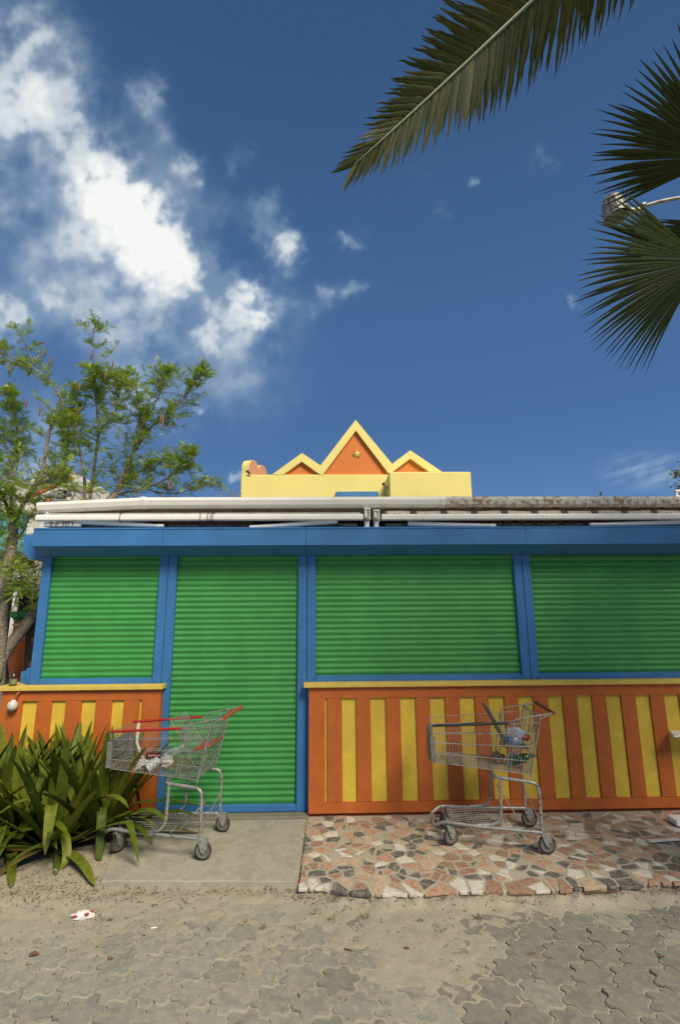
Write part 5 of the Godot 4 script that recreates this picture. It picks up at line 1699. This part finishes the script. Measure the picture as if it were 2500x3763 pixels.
# ---------------------------------------------------------------- what stands behind on the left and right
func make_background() -> void:
	var plaster := paint(lin(0.66, 0.66, 0.63), 0.8, "weather", 0.5)
	var grey := paint(lin(0.42, 0.43, 0.42), 0.8, "weather", 0.5)
	var dark := paint(lin(0.05, 0.028, 0.02), 0.9, "bark", 1.2)
	var house := thing("white_house", "white boarded house with an orange gable band behind the feathery tree", "house", Vector3(on_z(120, 2100, -8.0).x, -0.08, -9.5))
	var here := Transform3D(Basis(), -house.position)
	var Zh := -8.0
	var a := on_z(20, 2150, Zh)
	var b := on_z(300, 1800, Zh)
	part("wall", block(Vector3(a.x - 2.0, -0.08, Zh - 0.02), Vector3(b.x + 0.3, on_z(200, 1985, Zh).y, Zh - 3.0), 0.0), plaster, house, here)
	var y := 1.2
	while y < on_z(200, 1985, Zh).y:
		part("board", block(Vector3(a.x - 2.0, y, Zh - 0.018), Vector3(b.x + 0.3, y + 0.128, Zh + 0.0 + 0.006 * sin(y * 40.0)), 0.004), plaster, house, here)
		y += 0.135
	# upper storey with its gable
	var Zg := -8.6
	var g := PackedVector2Array()
	for p in [[-60, 2000], [-60, 1790], [110, 1765], [225, 1712], [262, 1728], [292, 1790], [296, 2000]]:
		var c := on_z(p[0], p[1], Zg)
		g.append(Vector2(c.x, c.y))
	var gm := Mesher.new()
	gm.prism(g, -2.4, at(0, 0, Zg))
	var gable := part("gable", gm, plaster, house, here)
	for p in [[[198, 1790], [266, 1760], [262, 1752], [198, 1778]], [[70, 1846], [198, 1790], [198, 1778], [70, 1834]]]:
		var band := PackedVector2Array()
		for c in p:
			var d := on_z(c[0], c[1], Zg + 0.03)
			band.append(Vector2(d.x, d.y))
		var bm := Mesher.new()
		bm.prism(band, 0.03, at(0, 0, Zg + 0.003))
		part("orange_band", bm, paint(lin(0.6, 0.13, 0.03), 0.7, "mottle", 0.6), gable)
	var vent := PackedVector2Array()
	for c in [[228, 1762], [228, 1732], [236, 1722], [262, 1748], [262, 1754]]:
		var d := on_z(c[0], c[1], Zg)
		vent.append(Vector2(d.x, d.y))
	var vm := Mesher.new()
	vm.prism(vent, 0.02, at(0, 0, Zg + 0.002))
	part("vent", vm, paint(lin(0.12, 0.11, 0.1), 0.8), gable)
	var teal := Mesher.new()
	var t0: Vector3 = on_z(-40, 1890, -7.6)
	var t1 := on_z(84, 2030, -7.6)
	var shed := thing("turquoise_panel", "turquoise painted screen wall seen between the tree stems", "wall", Vector3(t0.x, -0.08, -7.65))
	teal.box((t0 + t1) / 2 - shed.position, Vector3(t1.x - t0.x, t0.y - t1.y, 0.06), 0.005)
	part("screen", teal, paint(lin(0.11, 0.36, 0.39), 0.6, "mottle", 0.5), shed)
	for x: float in [0.15, 1.4]:
		part("post", block(Vector3(x, 0, -0.09), Vector3(x + 0.08, t0.y + 0.08, -0.032), 0.004), grey, shed)
	# porch
	var porch := thing("porch", "grey porch with a white post in front of dark brick wall", "porch", Vector3(on_z(40, 2300, -5.0).x, -0.08, -5.5))
	var there := Transform3D(Basis(), -porch.position)
	var p0 := on_z(-80, 2136, -5.0)
	var p1 := on_z(106, 2150, -5.0)
	part("beam", block(Vector3(p0.x, p1.y - 0.06, -5.0), Vector3(p1.x, p1.y + 0.02, -5.2), 0.006), grey, porch, there)
	part("beam", block(Vector3(p0.x, p1.y + 0.022, -4.9), Vector3(p1.x + 0.06, p1.y + 0.09, -6.6), 0.006), plaster, porch, there)
	var c0 := on_z(54, 2200, -5.1)
	part("post", block(Vector3(c0.x, -0.08, -5.02), Vector3(c0.x + 0.07, p1.y - 0.062, -5.1), 0.004), plaster, porch, there)
	part("back_wall", block(Vector3(p0.x - 1.0, -0.08, -6.3), Vector3(on_z(150, 2300, -6.3).x, p1.y - 0.0, -6.5), 0.0), dark, porch, there)
	for r in 14:
		for k in 9:
			var bx: float = p0.x + 0.25 * k + (0.12 if r % 2 else 0.0) + 0.4
			part("brick", block(Vector3(bx, 0.75 + 0.085 * r, -6.31), Vector3(bx + 0.235, 0.75 + 0.085 * r + 0.07, -6.285 + rf(-0.004, 0.004)), 0.004), dark if (r + k) % 3 else paint(lin(0.09, 0.04, 0.028), 0.9), porch, there)
	# the column
	var cz := -2.5
	var top := on_z(76, 2262, cz)
	var low := on_z(47, 2500, cz)
	var col := thing("column", "orange round column with a green six-sided capital behind the counter wall", "column", Vector3(top.x, -0.08, cz))
	var r1 := (on_z(94, 2275, cz).x - on_z(57, 2275, cz).x) / 2
	var r2 := (on_z(77, 2500, cz).x - on_z(18, 2500, cz).x) / 2
	var shaft := Mesher.new()
	shaft.lathe([Vector2(0.0, 0.0), Vector2(r2 * 1.3, 0.0), Vector2(r2 * 1.25, 0.2), Vector2(r2, 0.9 + 0.08), Vector2(r1, top.y + 0.08)], 28)
	part("shaft", shaft, M.orange, col)
	var ring := Mesher.new()
	var ry: float = on_z(76, 2296, cz).y + 0.08
	var tor := []
	for k in 9:
		var t := TAU * k / 8.0
		tor.append(Vector2(r1 * 1.2 + 0.014 * cos(t), ry + 0.014 * sin(t)))
	ring.lathe(tor, 28)
	part("ring", ring, M.cap, col)
	var cap := Mesher.new()
	var gy: float = on_z(76, 2247, cz).y + 0.08
	cap.lathe([Vector2(r1, gy - 0.15), Vector2(r1 * 1.15, gy - 0.14), Vector2(r1 * 1.2, gy - 0.115), Vector2(r1 * 1.35, gy - 0.11), Vector2(r1 * 1.4, gy - 0.085), Vector2(0, gy - 0.085)], 24)
	var hex := PackedVector2Array()
	for k in 6:
		hex.append(Vector2.from_angle(TAU * k / 6.0 + 0.35) * r1 * 2.05)
	cap.prism(hex, 0.085, Transform3D(Basis(Vector3.RIGHT, Vector3(0, 0, 1), Vector3.UP), Vector3(0, gy - 0.085, 0)))
	part("capital", cap, paint(lin(0.03, 0.2, 0.045), 0.5, "mottle", 0.8), col)
	# small leafy tree and white rail at the right edge, behind the roof
	var shrub := thing("small_tree", "small leafy tree behind the right end of the flaking gutter", "tree", on_z(2545, 2000, -3.2) * Vector3(1, 0, 1) + Vector3(0, -0.08, 0))
	var sh := Transform3D(Basis(), -shrub.position)
	var st := Mesher.new()
	var t2 := on_z(2540, 1780, -3.2)
	st.tube(smooth([shrub.position, Vector3(shrub.position.x, 2.5, -3.2), t2, on_z(2520, 1700, -3.2)], 5), 0.03, 8)
	st.tube([t2, on_z(2500, 1750, -3.2), on_z(2482, 1738, -3.2)], 0.008, 5)
	st.tube([t2 + Vector3(0, -0.1, 0), on_z(2515, 1795, -3.2), on_z(2496, 1795, -3.2)], 0.008, 5)
	part("trunk", st, M.bark, shrub, sh)
	var lf := Mesher.new()
	lf.colored = true
	for k in 620:
		var c: Vector3 = [on_z(2488, 1738, -3.2), on_z(2505, 1790, -3.2), on_z(2560, 1720, -3.1), on_z(2560, 1790, -3.2), on_z(2530, 1760, -3.4)][k % 5]
		var p := c + Vector3(rng.randfn(0, 0.075), rng.randfn(0, 0.06), rng.randfn(0, 0.1)) * (0.6 if k % 5 < 2 else 1.6)
		var d := Vector3(rf(-1, 1), rf(-0.7, 0.5), rf(-1, 1)).normalized() * rf(0.03, 0.055)
		var s := d.cross(Vector3(rf(-1, 1), 1, rf(-1, 1))).normalized() * 0.014
		lf.tint = Color(0.1, 0.14, 0.02).lerp(Color(0.3, 0.28, 0.05), rng.randf() * rng.randf())
		lf.face([p, p + d * 0.5 + s, p + d, p + d * 0.5 - s], d.cross(s).normalized() * (1.0 if d.cross(s).y > 0 else -1.0))
	part("crown", lf, leaf_paint(Color.WHITE, 0.5, 0.4, true), shrub, sh).set_meta("kind", "stuff")
	var rail := thing("white_railing", "white lattice railing on the roof at the right end of the gutter", "railing", on_z(2484, 1825, -1.2))
	var rm := Mesher.new()
	rm.box(Vector3(0.4, 0.085, 0), Vector3(0.8, 0.025, 0.04), 0.004, Basis(Vector3.BACK, 0.03))
	rm.box(Vector3(0.4, -0.0, 0), Vector3(0.8, 0.025, 0.04), 0.004)
	part("rail", rm, M.white, rail)
	for k in 10:
		part("bar", block(Vector3(0.01 + 0.085 * k, -0.1, -0.012), Vector3(0.03 + 0.085 * k, 0.075, 0.012), 0.002), M.white, rail)

# ---------------------------------------------------------------- small things
func make_small_things() -> void:
	var beer := thing("beer_bottle", "brown glass bottle with a green and cream label on the yellow wall cap", "bottle", Vector3(on_z(47, 2508, -0.02).x, 1.104, -0.02))
	var glass := Mesher.new()
	glass.lathe([Vector2(0, 0), Vector2(0.028, 0), Vector2(0.031, 0.005), Vector2(0.031, 0.075), Vector2(0.027, 0.092), Vector2(0.016, 0.108), Vector2(0.0135, 0.128), Vector2(0.015, 0.13), Vector2(0.015, 0.137), Vector2(0, 0.137)], 20)
	part("glass", glass, paint(lin(0.035, 0.018, 0.008), 0.1), beer)
	var paper := Mesher.new()
	paper.lathe([Vector2(0.0316, 0.015), Vector2(0.0316, 0.062)], 24)
	part("label", paper, paint(lin(0.32, 0.3, 0.16), 0.6, "leafy", 16.0), beer)
	var leaf := Mesher.new()
	leaf.prism(PackedVector2Array([Vector2(-0.018, 0.022), Vector2(-0.006, 0.052), Vector2(0.006, 0.046), Vector2(0.004, 0.024)]), 0.0006, at(-0.002, 0, 0.0322))
	part("label_print", leaf, paint(lin(0.03, 0.16, 0.03), 0.6), beer)

	var fit := thing("hanging_fitting", "small white rounded plastic fitting hanging from a bent orange pipe on the striped wall", "fitting", on_z(45, 2593, 0.04))
	var body := Mesher.new()
	body.lathe([Vector2(0, -0.052), Vector2(0.01, -0.052), Vector2(0.013, -0.045), Vector2(0.03, -0.036), Vector2(0.042, -0.018), Vector2(0.043, 0.012), Vector2(0.034, 0.03), Vector2(0.02, 0.036), Vector2(0.017, 0.05), Vector2(0, 0.052)], 20, Transform3D(Basis(Vector3.BACK, -0.1), Vector3.ZERO))
	part("body", body, paint(lin(0.68, 0.68, 0.62), 0.45, "weather", 5.0), fit)
	var pipe := Mesher.new()
	pipe.tube(smooth([Vector3(0.004, 0.045, 0), Vector3(0.018, 0.07, 0.002), Vector3(0.03, 0.098, 0.0), Vector3(0.036, 0.108, -0.02), Vector3(0.036, 0.108, -0.045)], 4), 0.0075, 8)
	part("pipe", pipe, M.orange, fit)
	var hole := Mesher.new()
	hole.lathe([Vector2(0, 0.002), Vector2(0.013, 0.002), Vector2(0.014, 0.0)], 14, Transform3D(Basis(Vector3.RIGHT, PI / 2), Vector3(0.036, 0.108, -0.0395)))
	part("socket", hole, M.black, fit)

	var shelf := thing("white_shelf", "white flap shelf fixed to the striped wall above the tiles", "shelf", Vector3(3.5, 0.65, 0.1))
	var tb := Mesher.new()
	var plan := PackedVector2Array([Vector2(-0.34, -0.098), Vector2(-0.435, 0.1), Vector2(0.6, 0.1), Vector2(0.6, -0.098)])
	tb.prism(plan, -0.016, Transform3D(Basis(Vector3.RIGHT, Vector3(0, 0, 1), Vector3.UP), Vector3.ZERO))
	part("board", tb, M.white, shelf)
	for x: float in [0.0, 0.45]:
		part("bracket", block(Vector3(x, -0.1, -0.099), Vector3(x + 0.02, -0.017, 0.05), 0.003), M.white, shelf)
	single("white_block", block(Vector3(0.0, 0.0, -0.07), Vector3(0.42, 0.045, 0.07), 0.006), M.white, "low white block lying on the tiles below the white shelf", "block", Transform3D(Basis(Vector3.UP, -0.06), Vector3(2.88, -0.0145, 0.31)))
	var lath := single("white_lath", block(Vector3(-0.13, 0.0, -0.018), Vector3(0.13, 0.012, 0.018), 0.002), paint(lin(0.7, 0.7, 0.66), 0.5, "weather", 4.0), "flat white plastic strip lying on the broken tile paving", "strip", Transform3D(Basis(Vector3.UP, 0.12), on_y(2440, 3090, -0.012)))

	var wrap := thing("crumpled_wrapper", "crumpled white and red wrapper lying on the sand", "litter", on_y(303, 3372, sand_height(-1.49, 1.385)))
	part("foil", crumple(Vector3(0.125, 0.036, 0.075), 81, 0.3), paint(lin(0.68, 0.67, 0.65), 0.4), wrap, at(0, 0.013, 0))
	for d in [[-0.035, 0.02, 0.026, 82], [0.03, 0.026, 0.02, 83], [0.045, 0.024, -0.012, 84]]:
		part("red_print", crumple(Vector3(0.024, 0.014, 0.022), d[3], 0.3), paint(lin(0.35, 0.03, 0.05), 0.4), wrap, at(d[0], d[1], d[2]))
	var butt := Mesher.new()
	butt.tube([Vector3(-0.017, 0.004, 0), Vector3(0.017, 0.004, 0)], 0.004, 8)
	var spot := on_y(565, 3407, -0.062)
	single("cigarette_end", butt, paint(lin(0.7, 0.68, 0.62), 0.7), "white cigarette end lying on the sand", "cigarette", Transform3D(Basis(Vector3.UP, 0.3), Vector3(spot.x, sand_height(spot.x, spot.z), spot.z)))
	var root := Mesher.new()
	var line := []
	for c in [[1884, 3268], [1930, 3262], [2000, 3268], [2060, 3284], [2130, 3286], [2210, 3283], [2290, 3277]]:
		line.append(on_y(c[0], c[1], -0.045) + Vector3(0, rf(0.0, 0.008), 0))
	root.tube(smooth(line, 3), 0.0055, 6)
	single("fallen_twig", root, M.twig, "long thin brown twig lying along the edge of the broken tiles", "twig", Transform3D.IDENTITY)
	for c in [[1955, 3504, 0.06, 0.006, "thin stick-like dark pod on the grey paving stones"], [2430, 3515, 0.04, 0.009, "dark oval pod on the grey paving stones among pale chips"], [1281, 3492, 0.05, 0.007, "long flat dark pod at the edge of the bare sand patch"], [1495, 3490, 0.028, 0.009, "short round dark pod on the bare sand patch"], [405, 3525, 0.03, 0.01, "small brown pod on the stones with sandy joints"], [125, 3510, 0.045, 0.016, "fat curled dark pod on the stones with sandy joints"], [530, 3438, 0.02, 0.007, "tiny dark pod beside the cigarette end"], [405, 3381, 0.03, 0.008, "dark pod on the sand beside the crumpled wrapper"]]:
		var s := Mesher.new()
		s.tube([Vector3(-c[2] / 2, 0.004, 0), Vector3(0, c[3] * 0.9, 0.004), Vector3(c[2] / 2, 0.003, 0)], [c[3] * 0.5, c[3] * 0.8, c[3] * 0.4], 6)
		var g := on_y(c[0], c[1], -0.068)
		single("dry_pod", s, M.twig, c[4], "pod", Transform3D(Basis(Vector3.UP, rf(-0.5, 0.5)), Vector3(g.x, maxf(sand_height(g.x, g.z), -0.0715), g.z)), "dark bits on the paving stones")
	# weeds, litter and crumbs, past counting
	var grass := Mesher.new()
	grass.colored = true
	var tufts := []
	for c in [[100, 3325, 9], [682, 3319, 8], [777, 3415, 10], [961, 3411, 22], [1080, 3411, 12], [1156, 3351, 16], [901, 3387, 8], [1216, 3380, 12], [1346, 3370, 16], [1545, 3390, 10], [1752, 3370, 20], [1613, 3410, 8], [1744, 3311, 10], [1390, 3310, 12], [1500, 3300, 10], [350, 3245, 10], [60, 3300, 10], [1270, 3340, 10], [560, 3330, 7]]:
		tufts.append(c)
	for k in 110:
		var x := rf(1080, 2150)
		tufts.append([x, 3262 + rf(10, 58) + (10 if x < 1300 else 0), rng.randi_range(2, 6)])
	for k in 40:
		tufts.append([rf(380, 1080), rf(3258, 3290), rng.randi_range(2, 4)])
	for k in 40:
		tufts.append([rf(0, 380), rf(3200, 3330), rng.randi_range(1, 4)])
	for c in tufts:
		var g := on_y(c[0], c[1], -0.065)
		g.y = sand_height(g.x, g.z) - 0.003
		for k in c[2]:
			var o := g + Vector3(rng.randfn(0, 0.013), 0, rng.randfn(0, 0.013))
			var d := Vector3(rf(-1, 1), rf(0.4, 1.5), rf(-1, 1)).normalized() * rf(0.012, 0.045)
			var w := Vector3(rf(-1, 1), 0, rf(-1, 1)).normalized() * 0.0016
			grass.tint = Color(0.10, 0.13, 0.03).lerp(Color(0.24, 0.18, 0.08), rng.randf())
			var nn := d.cross(w).normalized()
			grass.face([o - w, o + w, o + d * 0.6 + w * 0.7, o + d + Vector3(d.x, -0.004, d.z) * 0.4], nn if nn.z > 0 else -nn)
	var weeds := single("grass_weeds", grass, leaf_paint(Color.WHITE, 0.8, 0.2, true), "sparse weeds growing in the sand along the paving edge", "grass", Transform3D.IDENTITY)
	weeds.set_meta("kind", "stuff")
	var bits := Mesher.new()
	bits.colored = true
	for k in 4000:
		var x := rf(-3.0, 3.0)
		var z := rf(1.08, 2.4)
		var band := k % 7
		if band > 4:
			band = 0
		if band < 2:
			z = 1.2 + rng.randfn(0, 0.07) + (0.03 if x > -0.2 else -0.06) + 0.06 * clampf(x - 0.2, 0, 0.3)
		elif band == 2:
			x = rf(-2.9, -1.45)
			z = rf(0.5, 1.35)
		elif band == 3:
			z = rf(1.2, 1.8)
		if x > -1.5 and x < -0.2 and z < 1.13 or x > -0.2 and z < 1.235:
			continue
		var g := Vector3(x, sand_height(x, z) + 0.001, z)
		if z > 1.5:
			g.y = maxf(g.y, -0.0705)
		var white: bool = rng.randf() < (0.3 if x > 1.1 else 0.08)
		bits.tint = Color(0.55, 0.53, 0.47) * rf(0.6, 1.0) if white else Color(0.07, 0.05, 0.03).lerp(Color(0.24, 0.17, 0.10), rng.randf())
		var s := rf(0.002, 0.0045) if white else rf(0.002, 0.005)
		var d := Vector3(rf(-1, 1), 0.0, rf(-1, 1)).normalized()
		var e := Vector3(-d.z, 0, d.x)
		var long: float = 1.0 if white else rf(1.0, 4.5)
		var top := g + Vector3(0, s * 0.9, 0)
		var c := [g + d * s * long, g + e * s, g - d * s * long, g - e * s]
		for j in 4:
			var a: Vector3 = c[j]
			var b: Vector3 = c[(j + 1) % 4]
			var nn := (b - a).cross(top - a).normalized()
			bits.face([a, b, top], nn if nn.y > 0 else -nn)
	var crumbs := single("ground_litter", bits, leaf_paint(Color.WHITE, 0.9, 0.0, true), "scattered leaf bits, twigs and pale stone chips on the sand", "litter", Transform3D.IDENTITY)
	crumbs.set_meta("kind", "stuff")
	# a weed in the gutter
	var weed := thing("gutter_weed", "tiny weed growing on the flaking gutter", "plant", on_z(2210, 1822, 0.0))
	for k in 9:
		var d := Vector3(rf(-1, 1), rf(0.3, 1.2), rf(-0.6, 0.6)).normalized()
		part("leaf", strap_leaf(arc_spine(Vector3.ZERO, d, rf(0.025, 0.05), 0.3, -1.0, 4), 0.011, 0.1), leaf_paint(lin(0.12, 0.13, 0.03), 0.6, 0.3) if k == 0 else weed.get_node("leaf").material_override, weed)

func _ready() -> void:
	rng.seed = 7
	make_view()
	make_materials()
	make_ground()
	make_kiosk()
	make_low_walls()
	make_rear_building()
	make_roof_fittings()
	make_tree()
	make_background()
	make_lamp()
	make_feather_palm()
	make_fan_palm()
	make_added_shade_palms()
	make_carts()
	make_plants()
	make_small_things()
func make_view() -> void:
	var cam := Camera3D.new()
	cam.name = "camera"
	add_child(cam)
	cam.transform = Transform3D(turn, eye)
	cam.fov = rad_to_deg(2.0 * atan(PHOTO.y / 2 / FOCAL))
	cam.far = 1200.0
	cam.near = 0.05
	cam.current = true
	var env := Environment.new()
	env.background_mode = Environment.BG_SKY
	env.sky = Sky.new()
	env.sky.sky_material = make_sky()
	env.background_energy_multiplier = 0.5
	env.tonemap_mode = Environment.TONE_MAPPER_LINEAR
	env.tonemap_exposure = 2.0
	env.sdfgi_enabled = true
	env.ssao_enabled = true
	env.ssil_enabled = true
	var holder := WorldEnvironment.new()
	holder.name = "world_environment"
	holder.environment = env
	add_child(holder)
	var sun := DirectionalLight3D.new()
	sun.name = "sun"
	sun.light_energy = 0.8
	sun.light_color = Color(1.0, 0.94, 0.84)
	sun.light_angular_distance = 22.0
	sun.shadow_enabled = true
	add_child(sun)
	sun.look_at_from_position(Vector3.ZERO, -Vector3(0.36, 0.74, 0.62).normalized())
